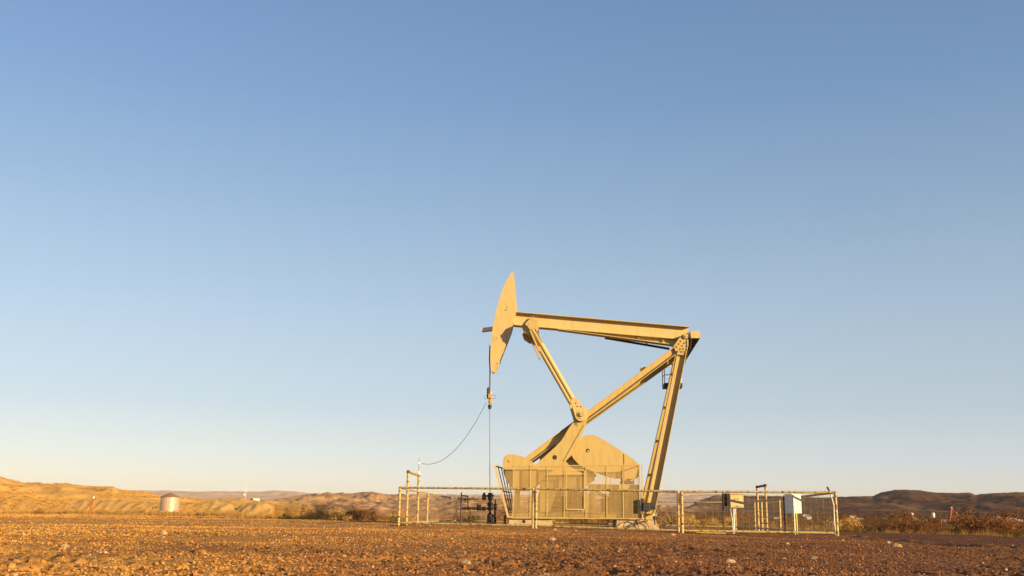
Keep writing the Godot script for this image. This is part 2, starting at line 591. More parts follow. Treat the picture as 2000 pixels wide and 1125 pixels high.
func terrain_color(p: Vector3, n: Vector3) -> Color:
	var d := sqrt(p.x * p.x + p.z * p.z)
	var azd := rad_to_deg(atan2(p.x, -p.z))
	var fine := noise_a.get_noise_2d(p.x * 0.25, p.z * 0.25)
	var mid := noise_a.get_noise_2d(p.x * 0.02, p.z * 0.02 + 30.0)
	var sand := Color(0.66, 0.385, 0.105)
	var brown := Color(0.50, 0.275, 0.125)
	var dark := Color(0.105, 0.068, 0.040)
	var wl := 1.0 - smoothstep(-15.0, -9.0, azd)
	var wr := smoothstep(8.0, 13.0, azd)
	var c := brown.lerp(sand, wl).lerp(Color(0.085, 0.034, 0.018), wr)  # side-lit shade of the east hills is put into their darker colour
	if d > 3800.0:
		c = Color(0.58, 0.38, 0.26).lerp(Color(0.68, 0.46, 0.29), clampf(mid + 0.3, 0, 1))  # far ridge paled in its colour to stand for distance haze
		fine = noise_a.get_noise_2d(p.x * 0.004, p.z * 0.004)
	elif d > 500.0:
		fine = noise_a.get_noise_2d(p.x * 0.03, p.z * 0.03) + 0.6 * noise_b.get_noise_2d(p.x * 0.13, p.z * 0.07)
		c = c.lerp(Color(0.56, 0.34, 0.14), clampf(noise_a.get_noise_2d(p.x * 0.008, p.y * 0.08) * 1.2 - 0.1, 0, 0.7) * (1.0 - wr * 0.6))
	var scrub := clampf(fine * 2.2 + 0.15 + mid * 0.8, 0.0, 1.0) * lerpf(0.55, 0.16, wl)
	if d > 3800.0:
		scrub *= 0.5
	if d > 230.0 and d < 310.0 and azd < -12.0:
		scrub *= 0.35
	c = c.lerp(dark, scrub * clampf(n.y * 1.3 - 0.1, 0.3, 1.0))
	return c

func build_terrain() -> void:
	var cols := 960
	var near := func(i: int, j: int) -> Vector3:
		var azd := lerpf(-36.0, 36.0, float(j) / (cols - 1))
		var d0 := pad_edge(azd)
		var d := d0 * pow(460.0 / d0, float(i) / 129.0)
		var p := polar(azd, d)
		p.y = minf(terrain_h(azd, d), 1e6)
		if d < d0 + 8.0:
			p.y = lerpf(pad_base(p.x, p.z) - 0.35, p.y, smoothstep(d0 + 1.0, d0 + 8.0, d))
		return p
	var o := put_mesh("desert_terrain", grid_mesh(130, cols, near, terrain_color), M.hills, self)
	o.set_meta("kind", "structure")
	var far := func(i: int, j: int) -> Vector3:
		var azd := lerpf(-36.0, 36.0, float(j) / (cols - 1))
		var d := 455.0 * pow(8200.0 / 455.0, float(i) / 399.0)
		var p := polar(azd, d)
		p.y = terrain_h(azd, d)
		return p
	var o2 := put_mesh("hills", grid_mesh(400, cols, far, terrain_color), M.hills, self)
	o2.set_meta("kind", "structure")

func land_h(p: Vector3) -> float:
	var d := sqrt(p.x * p.x + p.z * p.z)
	var azd := rad_to_deg(atan2(p.x, -p.z))
	var e := pad_edge(azd)
	if d < e:
		return ground_h(p.x, p.z) - 0.4 * smoothstep(e - 1.0, e + 3.0, d)
	var t := terrain_h(azd, d)
	if d < e + 8.0:
		t = lerpf(pad_base(p.x, p.z) - 0.35, t, smoothstep(e + 1.0, e + 8.0, d))
	return t

# ------------------------------------------------------------------ pumping unit
# the unit has its own axes: x along the beam from the well towards the rear post, y up, z towards the road
const UNIT := Vector3(-0.955, 0.0, -51.5)
const UNIT_TURN := -2.0

func unit_frame() -> Transform3D:
	return Transform3D(Basis(Vector3.UP, deg_to_rad(UNIT_TURN)), UNIT)

func bolts(st: SurfaceTool, pts: Array, z: float, r := 0.035, l := 0.04) -> void:
	for p in pts:
		tube(st, Vector3(p.x, p.y, z), Vector3(p.x, p.y, z + l), r, r, 6)

func build_pump_jack() -> void:
	var t := thing("pump_jack", "tall cream yellow oil pump jack with slanted walking beam and raised horse head", "pump jack", UNIT, deg_to_rad(UNIT_TURN))
	var st: SurfaceTool
	# skid base
	st = begin()
	for z in [-0.95, 0.95]:
		h_beam(st, Vector3(1.0, 0.56, z), Vector3(8.1, 0.56, z), 0.3, 0.22)
	for x in [1.15, 2.4, 3.6, 4.8, 6.0, 7.2, 7.95]:
		abox(st, Vector3(x - 0.09, 0.44, -0.93), Vector3(x + 0.09, 0.68, 0.93))
	put("skid_base", st, M.paint, t)
	# gearbox
	st = begin()
	prism(st, pv([2.5, 1.75, 4.5, 1.75, 5.25, 2.3, 5.3, 3.6, 4.7, 4.05, 3.9, 4.0, 3.2, 4.05, 2.5, 3.5]), -0.5, 0.5)
	var gear := put("gearbox", st, M.paint, t)
	st = begin()
	abox(st, Vector3(2.35, 2.5, -0.56), Vector3(5.35, 2.62, 0.56))
	tube(st, Vector3(3.25, 3.38, -0.8), Vector3(3.25, 3.38, 0.8), 0.36, 0.36, 20)
	tube(st, Vector3(4.91, 3.5, -0.56), Vector3(4.91, 3.5, 0.56), 0.26, 0.26, 18)
	put("bearing_cap", st, M.paint, gear)
	st = begin()
	prism(st, pv([2.2, 0.72, 5.0, 0.72, 4.75, 1.75, 2.5, 1.75]), -0.6, -0.52)
	prism(st, pv([2.2, 0.72, 3.0, 0.72, 3.3, 1.5, 3.9, 1.5, 4.2, 0.72, 5.0, 0.72, 4.75, 1.75, 2.5, 1.75]), 0.52, 0.6)
	abox(st, Vector3(2.2, 0.72, -0.52), Vector3(2.3, 1.74, 0.52))
	abox(st, Vector3(4.8, 0.72, -0.52), Vector3(4.9, 1.74, 0.52))
	put("gearbox_stand", st, M.paint, t)
	# cranks and counterweights, one on each side
	var crank_poly := pv([4.24, 5.32, 4.19, 5.17, 3.96, 4.85, 3.72, 4.44, 3.58, 4.22, 3.38, 4.0, 2.29, 3.0, 1.9, 3.2, 1.7, 2.6, 2.1, 1.95, 2.3, 1.95, 2.83, 2.51, 3.25, 2.82, 3.68, 3.1, 4.12, 3.52, 4.4, 4.1, 4.81, 4.97, 4.86, 5.25, 4.8, 5.42, 4.62, 5.52, 4.4, 5.5])
	var lobe := round_poly(pv([2.34, 2.98, 1.95, 3.29, 1.57, 3.42, 1.11, 3.52, 0.76, 3.46, 0.65, 3.2, 0.69, 2.55, 0.93, 2.05, 1.2, 1.8, 1.8, 1.72, 2.3, 1.9, 2.6, 2.35]), 2)
	for s in [1.0, -1.0]:
		var z0 := 0.84 if s > 0 else -1.12
		st = begin()
		prism(st, crank_poly, z0, z0 + 0.28)
		var cr := put("crank", st, M.paint, t)
		st = begin()
		var face: float = z0 + 0.28
		prism(st, disc_poly(Vector2(3.25, 3.38), 0.115), face, face + 0.006)
		put("shaft_hole", st, M.dark, cr)
		st = begin()
		tube(st, Vector3(4.4, 5.1, face), Vector3(4.4, 5.1, face + 0.03), 0.14, 0.14, 18)
		tube(st, Vector3(4.4, 5.1, face + 0.03), Vector3(4.4, 5.1, face + 0.06), 0.075, 0.075, 6)
		put("spare_pin_plug", st, M.paint, cr)
		st = begin()
		# raised rib along the lower edge of the arm
		bar(st, Vector3(3.72, 3.2, face + 0.02), Vector3(4.73, 5.0, face + 0.02), 0.04, 0.05)
		put("rib", st, M.paint, cr)
		st = begin()
		prism(st, lobe, z0 + 0.02 - (0.0 if s > 0 else 0.12), z0 + 0.26 + (0.12 if s > 0 else 0.0))
		var cw := put("counterweight", st, M.paint, t)
		st = begin()
		tube(st, Vector3(1.0, 3.18, z0 + 0.1), Vector3(1.0, 3.18, z0 + 0.42), 0.06, 0.06, 6)
		tube(st, Vector3(2.0, 2.95, z0 + 0.1), Vector3(2.0, 2.95, z0 + 0.42), 0.06, 0.06, 6)
		put("bolt", st, M.paint, cw)
		# pitman with its lower bearing
		var zp: float = 1.2 * s
		var lo := Vector3(4.6, 5.53, zp)
		var hi := Vector3(1.9, 10.2, zp)
		var dir := (hi - lo).normalized()
		st = begin()
		tube(st, lo + dir * 0.5, hi - dir * 0.3, 0.125, 0.125, 18)
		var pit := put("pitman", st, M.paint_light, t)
		st = begin()
		var side := Vector3(dir.y, -dir.x, 0)
		var hp := PackedVector2Array()
		for k in 11:
			var a := lerpf(0.0, PI, k / 10.0)
			var q := lo + side * cos(a) * 0.36 - dir * sin(a) * 0.36
			hp.append(Vector2(q.x, q.y))
		var q1 := lo - side * 0.26 + dir * 0.42
		var q2 := lo - side * 0.15 + dir * 0.9
		var q3 := lo + side * 0.15 + dir * 0.9
		var q4 := lo + side * 0.26 + dir * 0.42
		for q in [q1, q2, q3, q4]:
			hp.append(Vector2(q.x, q.y))
		prism(st, hp, zp - 0.14, zp + 0.14)
		var hz: float = zp + 0.14
		tube(st, Vector3(lo.x, lo.y, hz), Vector3(lo.x, lo.y, hz + 0.03), 0.25, 0.25, 20)
		put("wrist_pin_bearing", st, M.paint_light, pit)
		st = begin()
		tube(st, Vector3(lo.x, lo.y, -0.2 * s + zp), Vector3(lo.x, lo.y, hz + 0.12), 0.13, 0.13, 8)
		put("pin_nut", st, M.paint, pit)
		st = begin()
		bolts(st, [Vector2(4.38, 5.92), Vector2(4.3, 6.08), Vector2(4.55, 5.9)], hz, 0.03, 0.03)
		put("bolt", st, M.iron, pit)
	# equaliser hung below the beam
	st = begin()
	tube(st, Vector3(2.02, 9.98, -1.45), Vector3(2.02, 9.98, 1.4), 0.17, 0.17, 14)
	abox(st, Vector3(1.72, 9.9, -0.45), Vector3(2.3, 10.22, 0.45))
	var eq := put("equalizer", st, M.paint, t)
	for s in [1.0, -1.0]:
		st = begin()
		var z1: float = 1.2 * s
		prism(st, pv([1.5, 10.02, 1.74, 10.4, 2.0, 10.52, 2.36, 10.34, 2.42, 10.0, 2.25, 9.6, 1.9, 9.55, 1.6, 9.75]), z1 - 0.2, z1 - 0.02)
		prism(st, pv([1.70, 10.12, 2.02, 10.46, 2.32, 10.3, 2.3, 10.0, 2.12, 9.74, 1.86, 9.9]), z1 - 0.02, z1 + 0.17)
		bar(st, Vector3(1.9, 9.95, z1), Vector3(2.45, 8.7, z1 - 0.02), 0.3, 0.09)
		bar(st, Vector3(2.2, 9.95, z1), Vector3(2.62, 9.15, z1 - 0.02), 0.3, 0.05)
		put("equalizer_bearing", st, M.paint, eq)
	# walking beam
	st = begin()
	var a0 := Vector3(1.1, 10.615, 0)
	var a1 := Vector3(10.2, 9.885, 0)
	bar(st, a0, a1, 0.03, 0.66)
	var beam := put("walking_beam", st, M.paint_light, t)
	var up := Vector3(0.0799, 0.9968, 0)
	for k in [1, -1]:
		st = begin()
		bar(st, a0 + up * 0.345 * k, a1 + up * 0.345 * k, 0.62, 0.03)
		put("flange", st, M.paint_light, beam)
	st = begin()
	prism(st, pv([3.4, 10.05, 9.6, 9.57, 9.6, 9.27, 8.9, 9.3]), -0.012, 0.012)
	bar(st, Vector3(3.4, 10.06, 0), Vector3(9.6, 9.26, 0), 0.6, 0.03)
	put("haunch", st, M.paint_light, beam)
	for x in [2.1, 7.6, 8.87]:
		var y_top: float = lerpf(10.94, 10.22, (x - 1.1) / 9.1)
		var y_bot: float = y_top - 0.65 - (0.0 if x < 3.5 else (x - 3.4) * 0.048)
		st = begin()
		var y_lo: float = y_bot - 0.02 if x < 3.0 else 10.06 - (x - 3.4) * 0.129 + 0.02
		var y_hi: float = y_top - 0.03 if x < 3.0 else y_top - 0.7
		for z in [-0.18, 0.018]:
			abox(st, Vector3(x - 0.015, y_lo, z), Vector3(x + 0.015, y_hi, z + 0.162))
		put("stiffener", st, M.paint_light, beam)
	st = begin()
	bar(st, Vector3(5.9, 9.78, -0.7), Vector3(9.3, 9.22, -0.7), 0.14, 0.10)
	bar(st, Vector3(6.3, 9.9, -0.45), Vector3(6.3, 9.72, -0.7), 0.06, 0.06)
	bar(st, Vector3(8.1, 9.75, -0.45), Vector3(8.1, 9.44, -0.7), 0.06, 0.06)
	put("cable_tray", st, M.dark, beam)
	st = begin()
	abox(st, Vector3(4.15, 10.18, 0.016), Vector3(5.0, 10.45, 0.024))
	put("name_plate", st, M.paint_light, beam)
	# horse head: two side plates, the curved face and the ribs between them
	var face_pts := pv([1.02, 13.1, 0.9, 13.06, 0.77, 12.84, 0.56, 12.42, 0.32, 11.72, 0.12, 10.92, -0.02, 10.1, -0.1, 9.28, -0.12, 8.47, -0.06, 7.88, 0.0, 7.78, 0.09, 7.75])
	var back_pts := pv([0.2, 7.83, 0.38, 8.34, 0.64, 9.02, 0.97, 9.89, 1.05, 10.27, 1.25, 11.09, 1.19, 11.76, 1.06, 13.03])
	var head_poly := PackedVector2Array()
	head_poly.append_array(face_pts)
	head_poly.append_array(back_pts)
	st = begin()
	for i in face_pts.size() - 1:
		var p := face_pts[i]
		var q := face_pts[i + 1]
		bar(st, Vector3(p.x, p.y, 0) + Vector3(0.018, 0, 0), Vector3(q.x, q.y, 0) + Vector3(0.018, 0, 0), 0.5, 0.03)
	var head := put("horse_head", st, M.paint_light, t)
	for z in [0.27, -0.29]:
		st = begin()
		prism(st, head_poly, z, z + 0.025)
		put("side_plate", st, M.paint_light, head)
	for seg in [[7, 5, 1.0], [6, 5, 1.0], [5, 4, 0.85], [3, 2, 0.45], [2, 1, 0.4], [1, 0, 0.6]]:
		st = begin()
		var p := back_pts[seg[0]]
		var q := back_pts[seg[1]]
		var e := p.lerp(q, seg[2])
		bar(st, Vector3(p.x - 0.02, p.y, 0), Vector3(e.x - 0.02, e.y, 0), 0.52, 0.025)
		put("back_rib", st, M.paint_light, head)
	st = begin()
	for p in [[0.25, 8.2], [0.42, 8.22], [0.62, 11.05], [0.7, 11.06], [0.72, 11.2]]:
		prism(st, disc_poly(Vector2(p[0], p[1]), 0.03, 8), 0.295, 0.30)
	put("bolt_hole", st, M.dark, head)
	st = begin()
	var ring := []
	for k in 17:
		ring.append(Vector3(0.12 + cos(TAU * k / 16) * 0.1, 9.52 + sin(TAU * k / 16) * 0.1, 0.3))
	path_tube(st, ring, 0.012, 5)
	put("lifting_ring", st, M.paint, head)
	st = begin()
	abox(st, Vector3(-0.66, 10.08, -0.6), Vector3(0.05, 10.26, -0.2), Transform3D(Basis(Vector3.BACK, 0.13), Vector3(1.35, 0.09, 0)))
	put("head_shelf", st, M.pale, head)
	# rear post: four legs meeting at the centre bearing
	for s in [1.0, -1.0]:
		st = begin()
		var lower := Vector3(0.13, -0.17, 0) if s < 0 else Vector3.ZERO
		h_beam(st, Vector3(9.62, 9.06, 0.46 * s) + lower, Vector3(1.29, 2.80, 0.6 * s), 0.37, 0.42)
		put("front_leg", st, M.paint, t)
		st = begin()
		h_beam(st, Vector3(9.78, 8.85, 0.45 * s), Vector3(7.95, 1.0, 1.45 * s), 0.46, 0.5)
		var rl := put("rear_leg", st, M.paint, t)
		st = begin()
		tube(st, Vector3(9.52, 8.3, 0.72 * s), Vector3(7.9, 1.5, 1.62 * s), 0.02, 0.02, 6)
		put("conduit", st, M.paint, rl)
		st = begin()
		abox(st, Vector3(7.72, 0.7, 1.4 * s - 0.24), Vector3(8.2, 1.06, 1.4 * s + 0.24))
		put("leg_foot", st, M.paint, rl)
		st = begin()
		h_beam(st, Vector3(1.4, 2.75, 0.75 * s), Vector3(1.4, 0.7, 0.75 * s), 0.2, 0.2)
		put("front_post", st, M.paint, t)
		st = begin()
		prism(st, pv([9.35, 9.15, 9.85, 9.82, 10.12, 9.86, 10.12, 9.2, 9.98, 8.65, 9.5, 8.72]), 0.60 * s - 0.02, 0.60 * s + 0.02)
		var gu := put("gusset_plate", st, M.paint, t)
		st = begin()
		bolts(st, [Vector2(9.5, 9.1), Vector2(9.62, 9.26), Vector2(9.72, 9.4), Vector2(9.68, 9.0), Vector2(9.8, 9.16), Vector2(9.9, 9.3), Vector2(10.02, 9.34), Vector2(10.03, 9.15), Vector2(10.0, 8.95), Vector2(9.74, 8.85), Vector2(9.88, 8.85), Vector2(9.85, 9.0)], 0.60 * s + 0.02, 0.035, 0.03)
		put("bolt", st, M.iron, gu)
	for k in 4:
		var f := 0.12 + 0.22 * k
		st = begin()
		var pa := Vector3(9.78, 8.85, 0.45).lerp(Vector3(7.95, 1.0, 1.45), f)
		bar(st, pa - Vector3(0, 0, 0.1), Vector3(pa.x, pa.y, -pa.z + 0.1), 0.1, 0.1, Vector3.UP)
		put("cross_brace", st, M.paint, t)
	for k in 4:
		var f := 0.16 + 0.2 * k
		st = begin()
		var pa := Vector3(9.62, 9.06, 0.42).lerp(Vector3(1.35, 2.72, 0.55), f)
		bar(st, pa - Vector3(0, 0, 0.08), Vector3(pa.x, pa.y, -pa.z + 0.08), 0.22, 0.12, Vector3(0.6, 0.8, 0))
		put("cross_brace", st, M.paint, t)
	st = begin()
	tube(st, Vector3(9.98, 9.66, -0.72), Vector3(9.98, 9.66, 0.72), 0.13, 0.13, 16)
	tube(st, Vector3(9.98, 9.66, 0.72), Vector3(9.98, 9.66, 0.76), 0.06, 0.06, 6)
	put("center_bearing", st, M.paint, t)
	st = begin()
	abox(st, Vector3(10.22, 9.55, -0.75), Vector3(10.72, 9.93, 0.75))
	var tail := put("tail_block", st, M.paint_light, t)
	st = begin()
	# plate under the tail block, sloped and coloured dark to stand for shade
	quad(st, Vector3(10.08, 8.72, -0.9), Vector3(10.2, 9.54, 0.7), Vector3(10.7, 9.54, 0.7), Vector3(10.2, 8.66, -0.9))
	quad(st, Vector3(10.2, 8.7, -0.93), Vector3(10.7, 9.55, 0.66), Vector3(10.2, 9.55, 0.66), Vector3(10.08, 8.76, -0.93))
	put("tail_plate", st, M.iron, tail)
	st = begin()
	path_tube(st, [Vector3(10.2, 9.75, 0.78), Vector3(10.24, 9.4, 0.8), Vector3(10.18, 9.0, 0.78), Vector3(10.02, 8.7, 0.7), Vector3(9.9, 8.2, 0.72)], 0.018)
	put("grease_line", st, M.cable, tail)
	# little platform on the far rear leg
	st = begin()
	abox(st, Vector3(9.0, 7.2, -1.7), Vector3(9.95, 7.42, -0.75))
	var plat := put("service_platform", st, M.iron, t)
	for p in [Vector3(9.02, 7.3, -0.78), Vector3(9.02, 7.3, -1.66), Vector3(9.9, 7.3, -1.66), Vector3(9.9, 7.3, -0.78)]:
		st = begin()
		tube(st, p, p + Vector3(0, 1.15, 0), 0.025, 0.025, 6)
		put("rail_post", st, M.iron if p.x < 9.5 and p.z < -1 else M.pale, plat)
	for y in [7.85, 8.4]:
		st = begin()
		path_tube(st, [Vector3(9.9, y, -0.78), Vector3(9.02, y, -0.78), Vector3(9.02, y, -1.66), Vector3(9.9, y, -1.66)], 0.022)
		put("rail", st, M.pale, plat)
	st = begin()
	abox(st, Vector3(7.66, 7.9, 0.1), Vector3(7.95, 8.08, 0.4), Transform3D())
	put("lug", st, M.paint, t)
	# belt guard with the sheave hole
	st = begin()
	var guard := round_poly(pv([4.05, 3.5, 4.2, 3.9, 4.5, 4.3, 4.85, 4.58, 5.3, 4.52, 5.8, 4.26, 6.76, 3.65, 7.36, 3.24, 7.52, 2.95, 7.47, 2.4, 6.9, 2.38, 6.1, 2.4, 5.3, 2.68, 4.55, 2.96]), 1)
	prism(st, guard, 0.56, 0.80)
	var bg := put("belt_guard", st, M.paint, t)
	st = begin()
	prism(st, disc_poly(Vector2(4.91, 3.76), 0.095), 0.80, 0.806)
	put("shaft_hole", st, M.dark, bg)
	st = begin()
	tube(st, Vector3(4.93, 3.74, 0.80), Vector3(4.93, 3.74, 0.84), 0.05, 0.05, 10)
	put("shaft_end", st, M.brass, bg)
	st = begin()
	abox(st, Vector3(6.72, 2.3, 0.8), Vector3(6.82, 3.62, 0.83))
	put("guard_strap", st, M.paint, bg)
	st = begin()
	abox(st, Vector3(6.0, 0.72, 0.3), Vector3(7.42, 1.8, 0.9))
	abox(st, Vector3(5.55, 0.72, 0.62), Vector3(5.98, 1.4, 0.86))
	var dh := put("cage_shade_block", st, M.rust, t)  # added dark mass standing for the brown shade seen through the mesh
	st = begin()
	for k in 5:
		abox(st, Vector3(6.1 + k * 0.26, 0.9, 0.9), Vector3(6.22 + k * 0.26, 1.6, 0.92))
	put("dark_slats", st, M.iron, dh)  # dark slats on the added shade block
	st = begin()
	tube(st, Vector3(4.3, 1.25, 0.62), Vector3(4.3, 1.25, 1.0), 0.42, 0.42, 20)
	abox(st, Vector3(4.15, 0.72, 0.65), Vector3(4.45, 1.9, 0.8))
	put("cage_shade_drum", st, M.rust, t)  # added dark drum and post in place of a dark band inside the cage
	# motor and its frame
	st = begin()
	tube(st, Vector3(6.9, 2.55, -0.6), Vector3(6.9, 2.55, 0.5), 0.3, 0.3, 18)
	abox(st, Vector3(6.6, 2.15, -0.5), Vector3(7.2, 2.3, 0.4))
	put("motor", st, M.iron, t)
	st = begin()
	for z in [0.6, -0.6]:
		abox(st, Vector3(5.0, 1.85, z - 0.08), Vector3(7.5, 2.1, z + 0.08))
	var mf := put("motor_frame", st, M.paint, t)
	for p in [Vector3(5.15, 0.7, 0.55), Vector3(7.35, 0.7, 0.55), Vector3(5.15, 0.7, -0.55), Vector3(7.35, 0.7, -0.55)]:
		st = begin()
		abox(st, p - Vector3(0.1, 0, 0.08), p + Vector3(0.1, 1.15, 0.08))
		put("frame_post", st, M.paint, mf)
	for z in [0.55, -0.55]:
		st = begin()
		bar(st, Vector3(5.2, 1.85, z), Vector3(7.3, 0.72, z), 0.09, 0.12)
		put("diagonal_brace", st, M.paint, mf)

func in_unit(called: String, label: String, category: String) -> Node3D:
	return thing(called, label, category, UNIT, deg_to_rad(UNIT_TURN))

func build_polished_rod() -> void:
	var t := in_unit("polished_rod", "thin vertical polished rod with clamp block hanging from the horse head by wire bridle", "rod")
	var st := begin()
	tube(st, Vector3(-0.12, 6.2, 0), Vector3(-0.02, 1.55, 0), 0.017, 0.017, 8)
	put("rod", st, M.steel, t)
	for z in [-0.045, 0.045]:
		st = begin()
		path_tube(st, [Vector3(-0.16, 9.2, z), Vector3(-0.17, 8.47, z), Vector3(-0.13, 7.9, z), Vector3(-0.13, 6.6, z)], 0.03, 8)
		put("bridle_cable", st, M.rust, t)
	st = begin()
	abox(st, Vector3(-0.18, 6.42, -0.28), Vector3(-0.02, 6.62, 0.28))
	put("carrier_bar", st, M.brass, t)
	st = begin()
	lathe(st, Vector3(-0.08, 0, 0), [Vector2(0.0, 6.18), Vector2(0.11, 6.18), Vector2(0.12, 6.26), Vector2(0.08, 6.3), Vector2(0.1, 6.42), Vector2(0.07, 6.44), Vector2(0.06, 6.62), Vector2(0.09, 6.64), Vector2(0.08, 6.76), Vector2(0.0, 6.78)], 12)
	put("load_cell", st, M.brass, t)
	st = begin()
	lathe(st, Vector3(-0.2, 0, 0.05), [Vector2(0.0, 6.4), Vector2(0.07, 6.42), Vector2(0.07, 6.96), Vector2(0.0, 7.0)], 10)
	put("rod_clamp", st, M.dark, t)
	st = begin()
	lathe(st, Vector3(-0.11, 0, 0), [Vector2(0.0, 5.86), Vector2(0.08, 5.88), Vector2(0.08, 5.96), Vector2(0.1, 5.98), Vector2(0.1, 6.08), Vector2(0.0, 6.12)], 10)
	put("rod_clamp", st, M.dark, t)
	for c in [Vector3(-0.3, 6.48, 0.0), Vector3(0.08, 6.5, 0.05)]:
		st = begin()
		var pts := []
		for k in 13:
			pts.append(c + Vector3(cos(TAU * k / 12), sin(TAU * k / 12) * 0.8, 0.2 * sin(TAU * k / 12)) * 0.12)
		path_tube(st, pts, 0.008, 5)
		put("cable_loop", st, M.cable, t)

func build_wellhead() -> void:
	var t := in_unit("wellhead", "black iron wellhead with stuffing box and valves under the horse head", "wellhead")
	var st := begin()
	lathe(st, Vector3.ZERO, [Vector2(0.0, 0.0), Vector2(0.2, 0.0), Vector2(0.2, 0.18), Vector2(0.145, 0.2), Vector2(0.145, 0.56), Vector2(0.1, 0.6), Vector2(0.055, 0.66), Vector2(0.055, 0.74), Vector2(0.14, 0.78), Vector2(0.15, 0.86), Vector2(0.13, 0.92), Vector2(0.11, 0.97), Vector2(0.14, 1.0), Vector2(0.15, 1.1), Vector2(0.1, 1.16), Vector2(0.06, 1.22), Vector2(0.12, 1.3), Vector2(0.14, 1.44), Vector2(0.19, 1.46), Vector2(0.19, 1.52), Vector2(0.12, 1.54), Vector2(0.12, 1.62), Vector2(0.0, 1.63)], 20)
	put("casing_stack", st, M.iron, t)
	st = begin()
	lathe(st, Vector3(-0.31, 0, 0.05), [Vector2(0.0, 1.26), Vector2(0.07, 1.26), Vector2(0.11, 1.3), Vector2(0.11, 1.46), Vector2(0.13, 1.48), Vector2(0.08, 1.54), Vector2(0.05, 1.62), Vector2(0.0, 1.64)], 12)
	bar(st, Vector3(-0.31, 1.45, 0.05), Vector3(0.0, 1.45, 0.0), 0.06, 0.06)
	put("pressure_switch", st, M.iron, t)
	st = begin()
	tube(st, Vector3(-1.5, 0.84, 0), Vector3(0, 0.84, 0), 0.055, 0.055, 10)
	tube(st, Vector3(-0.42, 0.84, 0), Vector3(-0.22, 0.84, 0), 0.1, 0.1, 10)
	tube(st, Vector3(-1.2, 0.84, 0), Vector3(-0.72, 0.84, 0), 0.075, 0.075, 10)
	put("flow_line", st, M.iron, t)
	st = begin()
	abox(st, Vector3(-0.68, 0.74, -0.12), Vector3(-0.45, 1.02, 0.12))
	tube(st, Vector3(-0.66, 1.0, 0), Vector3(-0.66, 1.12, 0), 0.03, 0.03, 8)
	put("valve", st, M.iron, t)
	st = begin()
	tube(st, Vector3(-1.47, 0.0, 0), Vector3(-1.47, 1.62, 0), 0.035, 0.035, 8)
	put("riser_pipe", st, M.iron, t)
	st = begin()
	tube(st, Vector3(-1.12, 0.84, 0), Vector3(-1.14, 1.48, 0), 0.03, 0.03, 8)
	tube(st, Vector3(-1.47, 1.47, 0), Vector3(-1.14, 1.45, 0), 0.03, 0.03, 8)
	abox(st, Vector3(-1.36, 1.24, -0.08), Vector3(-1.0, 1.32, 0.08))
	bar(st, Vector3(-1.12, 0.8, 0), Vector3(-0.92, 0.55, 0), 0.04, 0.04)
	put("gauge_line", st, M.iron, t)
	st = begin()
	lathe(st, Vector3(0.27, 0, 0.05), [Vector2(0.0, 0.0), Vector2(0.07, 0.0), Vector2(0.07, 0.8), Vector2(0.11, 0.86), Vector2(0.1, 1.05), Vector2(0.04, 1.1), Vector2(0.03, 1.28), Vector2(0.0, 1.28)], 12)
	tube(st, Vector3(0.1, 0.5, 0.0), Vector3(0.27, 0.5, 0.05), 0.05, 0.05, 8)
	put("casing_valve", st, M.iron, t)
	st = begin()
	tube(st, Vector3(0.78, 0.0, 0.4), Vector3(0.78, 0.55, 0.4), 0.05, 0.05, 8)
	put("conductor_stub", st, M.iron, t)

func build_footings() -> void:
	var a := in_unit("concrete_footing", "concrete footing with a round hole under the counterweight end of the pump jack", "footing")
	var st := begin()
	prism(st, pv([1.0, -0.2, 3.25, -0.2, 3.08, 0.4, 1.04, 0.4]), -1.5, 1.5)
	put("block", st, M.concrete, a)
	st = begin()
	prism(st, disc_poly(Vector2(1.75, 0.24), 0.085), 1.5, 1.506)
	put("lifting_hole", st, M.dark, a)
	var b := in_unit("concrete_footing", "concrete footing with sloped end under the rear legs of the pump jack", "footing")
	st = begin()
	prism(st, pv([6.2, -0.3, 8.46, -0.3, 8.18, 0.4, 6.3, 0.4]), -1.5, 1.5)
	put("block", st, M.concrete, b)

# ------------------------------------------------------------------ safety cage round the moving parts
func mesh_panel(parent: Node, a: Vector3, b: Vector3, y0a: float, y1a: float, y0b: float, y1b: float, called := "mesh_panel") -> void:
	var st := begin()
	var len := a.distance_to(b)
	var n := int(len / 0.042)
	for i in range(1, n):
		var f := float(i) / n
		var p := a.lerp(b, f)
		bar(st, Vector3(p.x, lerpf(y0a, y0b, f), p.z), Vector3(p.x, lerpf(y1a, y1b, f), p.z), 0.004, 0.0115)
	var h := y1a - y0a
	var m := int(h / 0.042)
	for i in range(1, m):
		var f := float(i) / m
		bar(st, Vector3(a.x, lerpf(y0a, y1a, f), a.z), Vector3(b.x, lerpf(y0b, y1b, f), b.z), 0.0042, 0.0115)
	var o := put(called, st, M.mesh, parent)
	o.set_meta("kind", "stuff")

